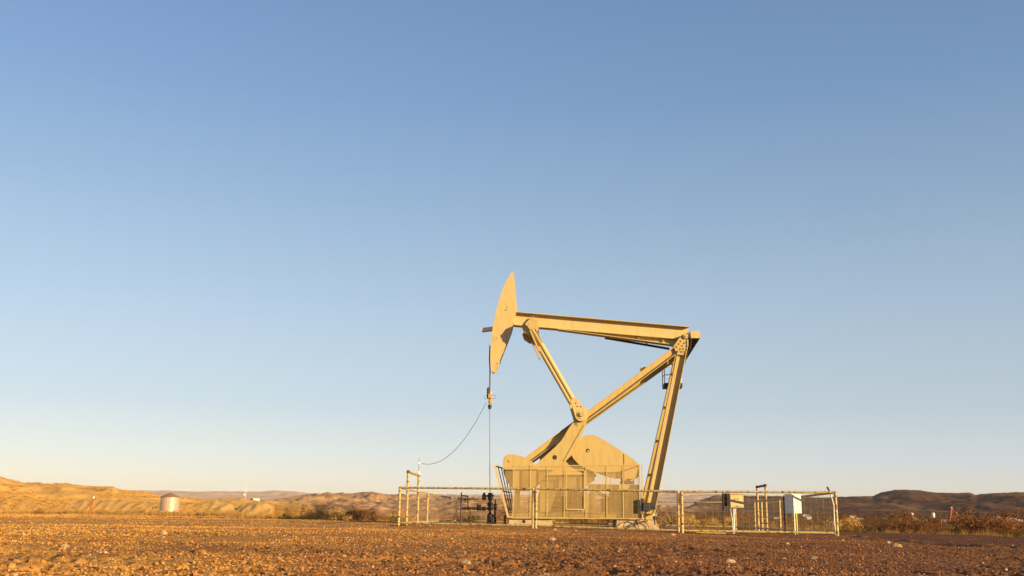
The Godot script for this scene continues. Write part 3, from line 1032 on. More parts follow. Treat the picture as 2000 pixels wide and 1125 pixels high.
func build_cage() -> void:
	var t := in_unit("safety_cage", "yellow mesh safety cage fenced round the cranks of the pump jack", "cage")
	var z := 1.62
	var xs := [1.22, 2.05, 2.88, 3.72, 4.78, 5.8, 6.6, 7.4]
	var top := func(x: float) -> float: return lerpf(2.89, 3.04, (x - 1.22) / 6.18)
	var bot := func(x: float) -> float: return lerpf(0.41, 0.46, (x - 1.22) / 6.18)
	var st: SurfaceTool
	for i in xs.size():
		var x: float = xs[i]
		st = begin()
		abox(st, Vector3(x - 0.03, bot.call(x), z - 0.03), Vector3(x + 0.03, top.call(x) + (0.04 if i in [0, 7] else 0.0), z + 0.03))
		put("post", st, M.paint, t)
		if i < xs.size() - 1:
			var x2: float = xs[i + 1]
			mesh_panel(t, Vector3(x + 0.03, 0, z - 0.01), Vector3(x2 - 0.03, 0, z - 0.01), bot.call(x) + 0.03, top.call(x) - 0.02, bot.call(x2) + 0.03, top.call(x2) - 0.02)
	for k in [[0.0, 0.055], [1.0, 0.05]]:
		st = begin()
		var f: float = k[0]
		bar(st, Vector3(1.19, lerpf(bot.call(1.2), top.call(1.2), f), z + 0.032), Vector3(7.43, lerpf(bot.call(7.4), top.call(7.4), f), z + 0.032), 0.05, k[1])
		put("rail", st, M.paint, t)
	# gate in the middle
	st = begin()
	for p in [[3.8, 4.7, 2.72], [3.8, 4.7, 0.82]]:
		abox(st, Vector3(p[0], p[2], z + 0.033), Vector3(p[1], p[2] + 0.05, z + 0.06))
	for x in [3.78, 4.68]:
		abox(st, Vector3(x, 0.87, z + 0.034), Vector3(x + 0.05, 2.72, z + 0.061))
	put("gate_frame", st, M.paint_light, t)
	# far side: posts, rails and mesh with a gap
	for x in [1.22, 2.88, 4.78, 6.2, 7.4]:
		st = begin()
		abox(st, Vector3(x - 0.03, 0.42, -z - 0.03), Vector3(x + 0.03, top.call(x), -z + 0.03))
		put("post", st, M.paint, t)
	for y in [0.43, 2.9]:
		st = begin()
		bar(st, Vector3(1.19, y, -z), Vector3(7.43, y + 0.1, -z), 0.04, 0.04)
		put("rail", st, M.paint, t)
	# right end
	for y in [0.44, 1.7, 3.02]:
		st = begin()
		bar(st, Vector3(7.43, y, -z + 0.03), Vector3(7.43, y, z - 0.03), 0.04, 0.04, Vector3.UP)
		put("rail", st, M.paint, t)
	st = begin()
	abox(st, Vector3(7.50, 0.42, z - 0.05), Vector3(7.56, 3.08, z + 0.01))
	put("post", st, M.paint_light, t)
	# end panel that leans outwards, its bars coloured dark for the shaded side
	var a0 := Vector3(0.98, 0.45, 1.6)
	var a1 := Vector3(0.27, 2.95, 1.6)
	var b0 := Vector3(1.22, 0.45, -1.6)
	var b1 := Vector3(0.78, 2.92, -1.6)
	st = begin()
	bar(st, a0, a1, 0.1, 0.1)
	bar(st, a0 + Vector3(-0.02, 0.0, 0.0), Vector3(1.22, 0.45, 1.6), 0.08, 0.06)
	bar(st, a1, Vector3(1.2, 2.9, 1.6), 0.03, 0.03)
	var lean := put("leaning_panel", st, M.paint_light, t)
	for k in 4:
		var f := (k + 1) / 4.0
		st = begin()
		bar(st, a0.lerp(b0, f), a1.lerp(b1, f), 0.045, 0.045)
		put("bar", st, M.iron, lean)
	for f in [0.02, 0.5, 0.98]:
		st = begin()
		bar(st, a0.lerp(a1, f), b0.lerp(b1, f), 0.05, 0.05, Vector3.UP)
		put("bar", st, M.iron, lean)

# ------------------------------------------------------------------ pipe fence
var wire_mesh: CylinderMesh

func wire(parent: Node, a: Vector3, b: Vector3, r := 0.0026) -> void:
	if wire_mesh == null:
		wire_mesh = CylinderMesh.new()
		wire_mesh.top_radius = 1.0
		wire_mesh.bottom_radius = 1.0
		wire_mesh.height = 1.0
		wire_mesh.radial_segments = 6
		wire_mesh.rings = 0
	var d := b - a
	var y := d.normalized()
	var x := y.cross(Vector3.BACK if absf(y.z) < 0.9 else Vector3.RIGHT).normalized()
	var q := x.cross(y)
	put_mesh("wire", wire_mesh, M.wire, parent, Transform3D(Basis(x * r, y * d.length(), q * r), (a + b) / 2))

func post(parent: Node, foot: Vector3, top: Vector3, r := 0.05, called := "post", m: Material = null) -> void:
	var st := begin()
	tube(st, foot - Vector3(0, 0.15, 0), top, r, r, 12)
	put(called, st, m if m else M.fence, parent)

func fence_panel(label: String, a: Vector3, b: Vector3, ha: float, hb: float, posts: int, group: String) -> Node3D:
	var fine := 0.0026 if group.contains("front") else 0.0019
	# a and b are the feet; heights of the top rail above them; posts: 1 at a, 2 at b, 3 both
	var t := thing("pipe_fence", label, "fence", a, 0.0, group)
	var e := b - a
	if posts & 1:
		post(t, Vector3.ZERO, Vector3(0, ha + 0.02, 0))
	if posts & 2:
		post(t, e, e + Vector3(0, hb + 0.02, 0))
	for f in [0.1, 1.0]:
		var st := begin()
		tube(st, Vector3(0, ha * f if f == 1.0 else 0.15, 0), e + Vector3(0, hb * f if f == 1.0 else 0.15, 0), 0.04, 0.04, 12)
		put("rail", st, M.fence, t)
	var n := int(round(e.length() / 0.205))
	var off := e.cross(Vector3.UP).normalized() * 0.05
	if off.z < 0:
		off = -off
	for i in range(1, n):
		var f := float(i) / n
		var p := e * f + off
		wire(t, p + Vector3(0, 0.13, 0), p + Vector3(0, lerpf(ha, hb, f) + 0.02, 0), fine)
	for y in [0.24, 0.36, 0.5, 0.66, 0.83, 1.0, 1.18, 1.35]:
		wire(t, Vector3(0, y * ha / 1.5, 0) + off * 1.1, e + Vector3(0, y * hb / 1.5, 0) + off * 1.1, fine)
	return t

func build_fence() -> void:
	var fl := Vector3(-4.29, 0.03, -39.8)
	var fr := Vector3(11.2, -0.06, -34.8)
	var bl := Vector3(-3.18, 0.03, -61.6)
	var br := Vector3(12.46, -0.08, -56.0)
	fence_panel("left section of the front pipe fence, from corner post to first paired posts", fl, Vector3(0.9, 0.01, -37.9), 1.5, 1.49, 3, "panels of the front fence")
	fence_panel("middle panel of the front pipe fence, in front of the mesh cage", Vector3(1.012, 0.012, -37.85), Vector3(5.98, -0.068, -35.9), 1.49, 1.497, 3, "panels of the front fence")
	fence_panel("right panel of the front pipe fence, with the utility boxes behind its wires", Vector3(6.1, -0.066, -35.85), fr, 1.496, 1.503, 3, "panels of the front fence")
	# small chains that tie the panels
	for c in [[Vector3(0.95, 0.0, -37.9), "rusty chain tying the left and middle front fence panels together"], [Vector3(6.04, -0.07, -35.88), "rusty chain tying the middle and right front fence panels together"]]:
		var ch := thing("chain", c[1], "chain", c[0])
		for k in 9:
			var st := begin()
			tube(st, Vector3(-0.03 if k % 2 else 0.03, 1.44 - k * 0.045, 0.05), Vector3(0.03 if k % 2 else -0.03, 1.41 - k * 0.045, 0.06), 0.014, 0.014, 6)
			put("link", st, M.rust, ch)
	# west side
	var w1 := Vector3(-4.21, 0.03, -42.0)
	var w2 := Vector3(-4.06, 0.03, -45.3)
	var w3 := Vector3(-3.87, 0.03, -48.3)
	fence_panel("short west side fence panel between the front corner and the tall gate frame", fl, w1, 1.5, 1.48, 0, "panels of the west side fence")
	fence_panel("west side fence panel standing inside the tall gate frame", w1, w2, 1.48, 1.47, 0, "panels of the west side fence")
	fence_panel("west side fence panel just behind the tall gate frame", w2, w3, 1.47, 1.47, 2, "panels of the west side fence")
	fence_panel("long west side fence panel reaching to the dark back corner post", w3, Vector3(-3.5, 0.03, -55.0), 1.47, 1.44, 0, "panels of the west side fence")
	fence_panel("last west side fence panel at the dark back corner post behind the wellhead", Vector3(-3.5, 0.03, -55.0), bl, 1.44, 1.43, 2, "panels of the west side fence")
	# back
	for k in 3:
		var a := bl.lerp(br, k / 3.0)
		var b := bl.lerp(br, (k + 1) / 3.0)
		var l: String = ["back fence panel in the shade behind the wellhead", "back fence panel seen through the mesh cage", "sunlit back fence panel beside the rear legs of the pump jack"][k]
		fence_panel(l, a, b, 1.43, 1.46, 2, "panels of the back fence")
	# east side
	var e1 := Vector3(11.72, -0.06, -44.0)
	var e2 := Vector3(11.9, -0.06, -47.0)
	var e3 := Vector3(12.0, -0.06, -49.0)
	fence_panel("east side fence panel from the front corner, behind the white box", fr, e1, 1.5, 1.42, 2, "panels of the east side fence")
	fence_panel("east side fence panel between the slim post and the tall gate frame", e1, e2, 1.42, 1.42, 0, "panels of the east side fence")
	fence_panel("east side fence panel inside the tall gate frame", e2, e3, 1.42, 1.42, 0, "panels of the east side fence")
	fence_panel("last east side fence panel, at the back corner behind the tan box", e3, br, 1.42, 1.5, 0, "panels of the east side fence")
	for p in [[Vector3(11.93, -0.06, -48.0), 1.4, "slim yellow post standing between the legs of the east gate frame"], [Vector3(12.1, -0.06, -50.1), 1.38, "slim yellow post left of the east gate frame"]]:
		var o := thing("fence_post", p[2], "post", p[0], 0.0, "loose posts of the east fence")
		post(o, Vector3.ZERO, Vector3(0, p[1], 0), 0.05, "pipe")
		var st := begin()
		tube(st, Vector3(0, p[1], 0), Vector3(0, p[1] + 0.02, 0), 0.055, 0.05, 10)
		put("cap", st, M.fence_dark, o)
	# tall gate frames
	var gw := thing("gate_frame", "tall pipe gate frame carrying a small aerial on the west fence", "gate frame", w1)
	gate_frame(gw, w2 - w1, 2.2, 2.19, M.fence)
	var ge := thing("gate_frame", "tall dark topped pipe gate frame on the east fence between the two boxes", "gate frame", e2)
	gate_frame(ge, e3 - e2, 2.1, 2.09, M.iron)  # crossbar coloured dark to stand for its backlit look

func gate_frame(t: Node3D, e: Vector3, h0: float, h1: float, top: Material) -> void:
	post(t, Vector3.ZERO, Vector3(0, h0, 0), 0.052, "upright")
	post(t, e, e + Vector3(0, h1, 0), 0.052, "upright")
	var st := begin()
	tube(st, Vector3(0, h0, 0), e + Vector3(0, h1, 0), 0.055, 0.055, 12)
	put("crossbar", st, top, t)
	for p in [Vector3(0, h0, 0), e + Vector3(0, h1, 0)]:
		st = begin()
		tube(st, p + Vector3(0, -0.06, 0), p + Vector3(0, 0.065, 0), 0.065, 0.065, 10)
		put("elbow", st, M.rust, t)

# ------------------------------------------------------------------ utility boxes
func build_boxes() -> void:
	var st: SurfaceTool
	var t := thing("utility_box", "tan utility box with two small holes on a white pole behind the front fence", "utility box", Vector3(8.08, -0.06, -36.2), deg_to_rad(8))
	st = begin()
	abox(st, Vector3(-0.25, 0.96, -0.12), Vector3(0.25, 1.42, 0.12))
	put("case", st, M.paint, t)
	st = begin()
	abox(st, Vector3(-0.27, 1.42, -0.14), Vector3(0.27, 1.455, 0.17))
	put("rain_hood", st, M.paint, t)
	st = begin()
	abox(st, Vector3(-0.235, 0.975, 0.12), Vector3(0.235, 1.4, 0.135))
	var door := put("door", st, M.paint_light, t)
	for x in [-0.085, 0.035]:
		st = begin()
		tube(st, Vector3(x, 1.26, 0.13), Vector3(x, 1.26, 0.143), 0.026, 0.026, 10)
		put("knockout_hole", st, M.dark, door)
	st = begin()
	abox(st, Vector3(-0.06, 0.99, 0.135), Vector3(0.12, 1.03, 0.145))
	put("name_plate", st, M.fence_dark, door)
	st = begin()
	abox(st, Vector3(-0.40, 1.0, -0.3), Vector3(-0.275, 1.46, -0.1))
	put("side_panel", st, M.dark, t)
	st = begin()
	tube(st, Vector3(-0.09, -0.05, 0.0), Vector3(-0.09, 0.96, 0.0), 0.035, 0.035, 12)
	tube(st, Vector3(-0.09, -0.05, 0.0), Vector3(-0.09, 0.03, 0.0), 0.075, 0.05, 12)
	put("pole", st, M.white_pole, t)
	st = begin()
	path_tube(st, [Vector3(-0.2, 0.97, 0.02), Vector3(-0.2, 0.8, 0.02), Vector3(-0.15, 0.55, 0.02), Vector3(-0.14, 0.05, 0.02)], 0.014)
	path_tube(st, [Vector3(-0.02, 0.96, 0.02), Vector3(-0.03, 0.85, 0.02), Vector3(-0.08, 0.7, 0.02)], 0.012)
	put("conduit", st, M.white_pole, t)
	st = begin()
	abox(st, Vector3(-0.42, -0.05, -0.22), Vector3(-0.38, 1.0, -0.18))
	put("back_post", st, M.dark, t)

	var w := thing("utility_box", "white metal utility box with a shaded grey side on slotted posts behind the front fence", "utility box", Vector3(9.98, -0.06, -35.55), deg_to_rad(26))
	st = begin()
	abox(st, Vector3(-0.2, 0.79, -0.25), Vector3(0.2, 1.43, 0.13))
	put("case", st, M.white_box, w)
	st = begin()
	abox(st, Vector3(-0.19, 0.805, 0.13), Vector3(0.19, 1.415, 0.15))
	put("door", st, M.white_box, w)
	st = begin()
	abox(st, Vector3(-0.21, 1.43, -0.26), Vector3(0.21, 1.442, 0.14))
	put("lid", st, M.white_box, w)
	for p in [[-0.16, 0.02, "strut_post"], [-0.06, -0.02, "strut_post"]]:
		st = begin()
		abox(st, Vector3(p[0] - 0.022, -0.05, 0.152), Vector3(p[0] + 0.022, 1.42 if p[0] < -0.1 else 0.79, 0.172))
		var sp := put(p[2], st, M.white_pole if p[0] < -0.1 else M.yellow_pipe, w)
		st = begin()
		for k in (34 if p[0] < -0.1 else 18):
			abox(st, Vector3(p[0] - 0.0225 - 0.004, 0.03 + k * 0.041, 0.158), Vector3(p[0] - 0.021, 0.05 + k * 0.041, 0.174))
		put("slot_row", st, M.dark, sp)
	st = begin()
	abox(st, Vector3(-0.24, -0.05, -0.28), Vector3(-0.21, 1.4, -0.25))
	put("back_post", st, M.dark, w)

# ------------------------------------------------------------------ small things on the pad
func build_small_things() -> void:
	var st: SurfaceTool
	# aerial on the west gate frame and the cable to the carrier bar
	var a := thing("aerial", "thin aerial rod with white insulator on top of the west gate frame", "aerial", Vector3(-4.07, 2.24, -45.3))
	st = begin()
	tube(st, Vector3(0, 0, 0), Vector3(0, 0.73, 0), 0.016, 0.012, 8)
	put("rod", st, M.steel, a)
	st = begin()
	lathe(st, Vector3.ZERO, [Vector2(0.09, 0.0), Vector2(0.1, 0.06), Vector2(0.03, 0.16), Vector2(0.0, 0.17)], 10)
	put("insulator", st, M.white_box, a)
	st = begin()
	abox(st, Vector3(-0.03, 0.48, -0.03), Vector3(0.09, 0.56, 0.03))
	put("clamp", st, M.white_box, a)
	st = begin()
	var p0 := Vector3(-4.02, 2.76, -45.3)
	var p1 := Vector3(-1.25, 6.22, -51.5)
	var pts := []
	for k in 25:
		var f := k / 24.0
		var q := p0.lerp(p1, f)
		q.y -= 1.02 * 4.0 * f * (1.0 - f) * (1.0 - 0.18 * f)
		pts.append(q)
	path_tube(st, pts, 0.012, 6)
	var cab := put("signal_cable", st, M.cable, self)
	tag(cab, "thin sagging cable strung from the aerial up to the polished rod clamp", "cable")
	# bent pole behind the right corner
	var b := thing("bent_pole", "thin bent pole leaning above the right front corner of the fence", "pole", Vector3(11.85, -0.05, -37.0))
	st = begin()
	path_tube(st, [Vector3(0.0, -0.1, 0), Vector3(-0.03, 0.5, 0), Vector3(-0.02, 1.1, 0), Vector3(-0.11, 1.48, 0)], 0.025, 8)
	put("lower_pipe", st, M.white_pole, b)
	st = begin()
	tube(st, Vector3(-0.11, 1.48, 0), Vector3(-0.22, 1.75, 0), 0.035, 0.035, 8)
	put("upper_pipe", st, M.rust, b)
	# black junction box and cables by the rear foot
	var j := in_unit("junction_box", "black junction box on a bracket between the cage and the rear leg foot", "junction box")
	st = begin()
	abox(st, Vector3(7.58, 0.85, 1.75), Vector3(7.98, 1.22, 2.0))
	tube(st, Vector3(7.98, 1.0, 1.87), Vector3(8.14, 1.0, 1.87), 0.1, 0.1, 10)
	put("case", st, M.dark, j)
	st = begin()
	abox(st, Vector3(7.44, 0.8, 1.78), Vector3(7.6, 1.42, 1.9))
	abox(st, Vector3(7.6, 0.3, 1.8), Vector3(7.66, 0.85, 1.86))
	put("bracket", st, M.iron, j)
	for c in [[6.55, 0.42, 0.28], [7.05, 0.36, 0.22]]:
		st = begin()
		var ring := []
		for k in 11:
			var an := PI * k / 10.0
			ring.append(Vector3(c[0] + 0.4 - cos(an) * 0.4, -0.05 + sin(an) * c[1], 1.7 + 0.1 * cos(an)))
		path_tube(st, ring, 0.02, 6)
		var cl := put("cable_loop", st, M.cable, self)
		cl.transform = unit_frame()
		tag(cl, "black cable arching over the concrete footing, %s of the two" % ("left" if c[0] < 7.0 else "right"), "cable")
	st = begin()
	path_tube(st, [Vector3(8.1, 0.4, 1.8), Vector3(8.2, 0.9, 1.75), Vector3(8.3, 1.1, 1.7), Vector3(8.4, 0.7, 1.75), Vector3(8.5, 0.3, 1.8)], 0.02, 6)
	var cl2 := put("cable_loop", st, M.cable, self)
	cl2.transform = unit_frame()
	tag(cl2, "black cable looping up beside the rear leg foot", "cable")
	# yellow conduit on the ground
	st = begin()
	path_tube(st, [Vector3(7.2, 0.55, -49.2), Vector3(7.05, 0.3, -45.5), Vector3(6.8, 0.14, -42.0), Vector3(6.5, 0.1, -39.0), Vector3(6.42, 0.04, -37.0), Vector3(6.7, 0.02, -36.6), Vector3(7.7, 0.0, -36.3)], 0.035, 8)
	var ho := put("yellow_hose", st, M.hose, self)
	tag(ho, "yellow hose running from the rear footing along the ground to the tan box", "hose")
	st = begin()
	path_tube(st, [Vector3(7.6, 0.9, -49.4), Vector3(7.3, 0.35, -46.0)], 0.02, 6)
	var h2 := put("yellow_hose", st, M.hose, self)
	tag(h2, "short thin yellow hose slanting down beside the rear leg foot", "hose")
	# pale cabinet behind the rear legs
	var c := thing("control_cabinet", "tall pale control cabinet standing behind the rear legs of the pump jack", "cabinet", Vector3(7.78, 0.0, -56.0))
	st = begin()
	abox(st, Vector3(-0.3, 0.6, -0.3), Vector3(0.3, 2.15, 0.3))
	put("case", st, M.pale, c)
	st = begin()
	abox(st, Vector3(-0.27, 0.64, 0.3), Vector3(0.27, 2.1, 0.325))
	put("door", st, M.pale, c)
	for x in [-0.26, 0.2]:
		st = begin()
		abox(st, Vector3(x, -0.1, -0.26), Vector3(x + 0.06, 0.6, 0.26))
		put("leg", st, M.dark, c)
	st = begin()
	abox(st, Vector3(-0.31, 1.12, 0.3), Vector3(0.31, 1.16, 0.335))
	put("band", st, M.rust, c)
	# marker posts
	marker(Vector3(-41.12, 0.1, -100.0), Vector3(0.26, 1.75, 0), "leaning orange red marker post with white top on the west edge of the pad", true)
	marker(Vector3(28.33, -0.55, -66.0), Vector3(0.42, 2.0, 0), "leaning red marker post among the bushes on the east side", false)
	var tp := thing("steel_stake", "thin dark steel stake left of the red marker post", "stake", Vector3(28.72, -0.6, -68.0))
	st = begin()
	bar(st, Vector3.ZERO, Vector3(0.03, 2.0, 0), 0.05, 0.04)
	put("bar", st, M.rust, tp)

func marker(at: Vector3, lean: Vector3, label: String, cap: bool) -> void:
	var t := thing("marker_post", label, "marker post", at)
	var st := begin()
	tube(st, -lean * 0.15, lean * 0.86, 0.075 if cap else 0.06, 0.075 if cap else 0.06, 12)
	put("post", st, M.red_post, t)
	st = begin()
	tube(st, lean * 0.86, lean * 0.97, 0.08 if cap else 0.065, 0.08 if cap else 0.065, 12)
	put("band", st, M.white_box if cap else M.red_post, t)
	st = begin()
	tube(st, lean * 0.97, lean, 0.085 if cap else 0.065, 0.05, 12)
	put("cap", st, M.red_post if cap else M.pale, t)

# ------------------------------------------------------------------ farther things
func on_land(x: float, z: float) -> Vector3:
	var p := Vector3(x, 0, z)
	p.y = land_h(p)
	return p

func build_far_things() -> void:
	var st: SurfaceTool
	# silo
	var t := thing("grain_silo", "old round whitewashed tank with rusty conical roof on the west plain", "silo", Vector3(-73.35, -0.75, -220.0))
	var R := 1.98
	var rows := 5
	for k in rows:
		st = begin()
		lathe(st, Vector3.ZERO, [Vector2(R, 0.84 * k + (0.0 if k else -0.4)), Vector2(R, 0.84 * (k + 1) - 0.03), Vector2(R - 0.02, 0.84 * (k + 1) - 0.02), Vector2(R - 0.02, 0.84 * (k + 1))], 40)
		put("wall_ring", st, M.silo, t)
	st = begin()
	for k in rows - 1:
		for s in 10:
			var an := TAU * (s + 0.5 * (k % 2)) / 10.0
			var e := Vector3(cos(an), 0, sin(an)) * (R + 0.01)
			bar(st, e + Vector3.UP * 0.84 * k, e + Vector3.UP * 0.84 * (k + 1), 0.03, 0.03, Vector3(-e.z, 0, e.x))
	put("seams", st, M.silo_roof, t)
	st = begin()
	lathe(st, Vector3.ZERO, [Vector2(R - 0.1, 4.12), Vector2(R + 0.13, 4.1), Vector2(R + 0.1, 4.2), Vector2(0.25, 5.02), Vector2(0.25, 5.1), Vector2(0.0, 5.12)], 28)
	put("roof", st, M.silo_roof, t)
	# rusty machine at its foot
	var m := thing("scrap_machine", "rusty scrap machine lying against the foot of the whitewashed tank", "scrap", Vector3(-74.1, -0.72, -217.0))
	st = begin()
	prism(st, round_poly(pv([-1.0, 0.0, 0.95, 0.0, 0.9, 0.5, 0.2, 0.85, -0.5, 1.0, -0.95, 0.7]), 1), -0.4, 0.4)
	put("body", st, M.rust, m)
	st = begin()
	bar(st, Vector3(-0.5, 0.95, 0), Vector3(0.95, 0.95, 0), 0.12, 0.1)
	put("boom", st, M.rust, m)
	# planks and posts beside it
	var pl := thing("leaning_planks", "dark broken planks leaning left of the whitewashed tank", "planks", Vector3(-77.6, -0.7, -216.0))
	for k in 3:
		st = begin()
		bar(st, Vector3(-0.9 + k * 0.2, 1.05 - k * 0.1, 0), Vector3(0.4 + k * 0.2, -0.1, 0.3 * k), 0.2, 0.06)
		put("plank", st, M.wood, pl)
	var sp := thing("old_post", "dark wooden post standing left of the whitewashed tank", "post", Vector3(-75.6, -0.8, -216.0))
	st = begin()
	tube(st, Vector3.ZERO, Vector3(0.06, 2.1, 0), 0.06, 0.05, 8)
	put("stake", st, M.wood, sp)
	var sp2 := thing("old_post", "stubby wooden post between the tank and the bare spoil banks", "post", Vector3(-66.5, -0.9, -216.0))
	st = begin()
	tube(st, Vector3.ZERO, Vector3(-0.05, 1.7, 0), 0.16, 0.12, 8)
	put("stake", st, M.wood, sp2)
	# aerial mast far away
	var mp := on_land(-181.7, -700.0)
	mp.y = 7.2
	var ma := thing("radio_mast", "thin white radio mast on the far hillside west of the pump jack", "mast", mp)
	st = begin()
	tube(st, Vector3.ZERO, Vector3(0, 15.5, 0), 0.2, 0.07, 6)
	put("mast_pole", st, M.pale, ma)
	st = begin()
	abox(st, Vector3(-2.4, 0, -1.2), Vector3(1.6, 1.8, 1.2))
	put("equipment_shed", st, M.pale, ma)
	st = begin()
	abox(st, Vector3(-1.2, 4.2, -0.3), Vector3(-0.2, 5.6, 0.3))
	put("dish", st, M.white_box, ma)
	var tr := thing("parked_truck", "small white and dark truck parked beside the far radio mast", "truck", Vector3(-175.0, 7.3, -698.0))
	st = begin()
	abox(st, Vector3(-0.6, 0.5, -1.1), Vector3(3.4, 2.3, 1.1))
	put("cargo_bed", st, M.white_box, tr)
	st = begin()
	prism(st, pv([-2.8, 0.5, -0.7, 0.5, -0.7, 2.1, -2.0, 2.1, -2.8, 1.3]), -1.0, 1.0)
	put("cab", st, M.iron, tr)
	for x in [-2.0, 2.3]:
		st = begin()
		tube(st, Vector3(x, 0.45, -1.15), Vector3(x, 0.45, 1.15), 0.45, 0.45, 12)
		put("wheels", st, M.dark, tr)
	# long low shed behind the fence and the houses of the valley
	shed(Vector3(81.0, 0, -420.0), Vector3(10.5, 1.3, 5.0), "long low pale shed in the valley, seen between the back fence and the tan box", M.pale)
	shed(Vector3(92.0, 0, -420.0), Vector3(4.2, 1.1, 4.0), "short low pale shed in the valley, seen just right of the tan box pole", M.pale)
	var spots := [[1500, 470, 3.2, "white"], [1523, 520, 3.0, "white"], [1580, 640, 7.0, "pale"], [1586, 470, 2.8, "pale"], [1688, 500, 3.6, "white"], [1795, 480, 3.0, "white"], [1812, 430, 3.2, "pale"], [1848, 380, 3.8, "white"], [1878, 420, 3.0, "white"], [1887, 400, 4.6, "tan"], [1920, 440, 4.2, "white"], [1935, 620, 4.0, "white"], [1955, 640, 4.2, "white"], [1978, 520, 7.5, "tan"], [1987, 560, 3.0, "white"], [1996, 480, 4.2, "pale"], [1670, 640, 3.6, "pale"], [1735, 560, 3.4, "white"]]
	var near_what := ["seen left of the white box through the wires", "seen between the white box and the slim post", "long, on the slope right of the white box", "seen right of the white box post through the wires", "first to the right of the fence corner", "above the orange bushes right of the fence", "beside the dark brush, right of the orange bushes", "at the foot of the red marker post", "just right of the red marker post", "with a yellowish wall, midway between marker post and frame edge", "with a bright roof beside the tall rust bush", "high on the dark flat, left of the yellowish hall", "high on the dark flat, close to the yellowish hall", "biggest, a yellowish hall at the far east", "tiny, right of the yellowish hall", "at the right edge of the view", "high on the slope behind the fence corner", "small, on the slope above the grassy bank"]
	for i in spots.size():
		var s: Array = spots[i]
		var d: float = s[1]
		var p := Vector3((s[0] - 1000.0) / 1990.0 * d, 0, -d)
		var m2: Material = {"white": M.white_box, "pale": M.pale, "tan": M.paint_light}[s[3]]
		shed(p, Vector3(s[2] * 0.72, 1.3 + 0.18 * s[2], 2.6), "%s valley house %s" % [s[3] if s[3] != "pale" else "cream", near_what[i]], m2, "houses scattered in the valley")
	# two white tanks on the flat
	for q in [[1788, 640.0, "white storage tank on the far flat, left of the two"], [1830, 640.0, "white storage tank on the far flat, right of the two"]]:
		var d: float = q[1]
		var p := Vector3((q[0] - 1000.0) / 1990.0 * d, 0, -d)
		p.y = land_h(p) - 0.2
		var o := thing("storage_tank", q[2], "tank", p, 0.0, "white tanks on the flat")
		st = begin()
		lathe(st, Vector3.ZERO, [Vector2(1.0, 0), Vector2(1.0, 3.8), Vector2(0.0, 4.1)], 14)
		put("shell", st, M.white_box, o)

func shed(p: Vector3, size: Vector3, label: String, m: Material, group := "") -> void:
	p.y = land_h(p) - 0.1
	var t := thing("valley_house", label, "house", p, rng.randf_range(-0.5, 0.5), group)
	var x := size.x / 2
	var z := size.z / 2
	var st := begin()
	abox(st, Vector3(-x, -0.5, -z), Vector3(x, size.y * 0.7, z))
	put("wall", st, m, t)
	st = begin()
	var h := size.y
	var l := size.y * 0.7
	quad(st, Vector3(-x - 0.2, l, z + 0.2), Vector3(-x - 0.2, h, 0), Vector3(x + 0.2, h, 0), Vector3(x + 0.2, l, z + 0.2))
	quad(st, Vector3(x + 0.2, l, -z - 0.2), Vector3(x + 0.2, h, 0), Vector3(-x - 0.2, h, 0), Vector3(-x - 0.2, l, -z - 0.2))
	tri(st, Vector3(x, l, z), Vector3(x, h - 0.05, 0), Vector3(x, l, -z))
	tri(st, Vector3(-x, l, -z), Vector3(-x, h - 0.05, 0), Vector3(-x, l, z))
	put("roof", st, M.white_pole, t)

# ------------------------------------------------------------------ bushes, weeds, grass
func bush_mesh(seed_: int, h: float, w: float, blades: int, colors: Array, upright: float) -> ArrayMesh:
	var r := RandomNumberGenerator.new()
	r.seed = seed_
	var st := begin()
	st.set_smooth_group(-1)
	for k in 14:
		var an := r.randf() * TAU
		var out := r.randf_range(0.2, 1.0) * w * 0.5
		var tip := Vector3(cos(an) * out, h * r.randf_range(0.6, 0.95), sin(an) * out)
		st.set_color(Color(0.09, 0.055, 0.03))
		var d := tip.normalized().cross(Vector3.UP).normalized() * 0.012
		tri(st, -d, tip, d)
		tri(st, d, tip, -d)
	# clumps of small leaves round the twig ends
	var clumps := []
	for k in 26:
		var an := r.randf() * TAU
		var rr := sqrt(r.randf()) * w * 0.5
		var top := h * (1.0 - 0.55 * pow(rr / (w * 0.5), 2.0))
		clumps.append([Vector3(cos(an) * rr, top * r.randf_range(0.25, 1.0), sin(an) * rr), r.randf_range(0.08, 0.2) * w, r.randi() % colors.size()])
	for k in blades:
		var cl: Array = clumps[r.randi() % clumps.size()]
		var c: Vector3 = cl[0] + Vector3(r.randfn(), r.randfn() * 0.8, r.randfn()) * cl[1] * 0.6
		if c.y < 0.02:
			c.y = r.randf() * 0.1
		var dir := Vector3(r.randfn() * (1.0 - upright) + c.x * 0.6, r.randf_range(0.3, 1.2), r.randfn() * (1.0 - upright) + c.z * 0.6).normalized()
		var l := r.randf_range(0.026, 0.066) * (0.6 + h * 0.5) * (1.0 if blades > 500 else 2.4)
		var s := dir.cross(Vector3(r.randfn(), r.randfn(), r.randfn())).normalized() * l * 0.2
		var col: Color = colors[cl[2]]
		if r.randf() < 0.3:
			col = colors[r.randi() % colors.size()]
		st.set_color(col * r.randf_range(0.75, 1.2))
		tri(st, c - s, c + dir * l, c + s)
	st.generate_normals()
	return st.commit()

func plant_mass(called: String, label: String, category: String, mesh: Mesh, spots: Array) -> void:
	var mm := MultiMesh.new()
	mm.transform_format = MultiMesh.TRANSFORM_3D
	mm.use_colors = true
	mm.mesh = mesh
	mm.instance_count = spots.size()
	for i in spots.size():
		mm.set_instance_transform(i, spots[i][0])
		mm.set_instance_color(i, spots[i][1])
	var o := MultiMeshInstance3D.new()
	o.multimesh = mm
	o.material_override = M.plant
	o.name = numbered(called)
	add_child(o, true)
	o.set_meta("kind", "stuff")
	tag(o, label, category)

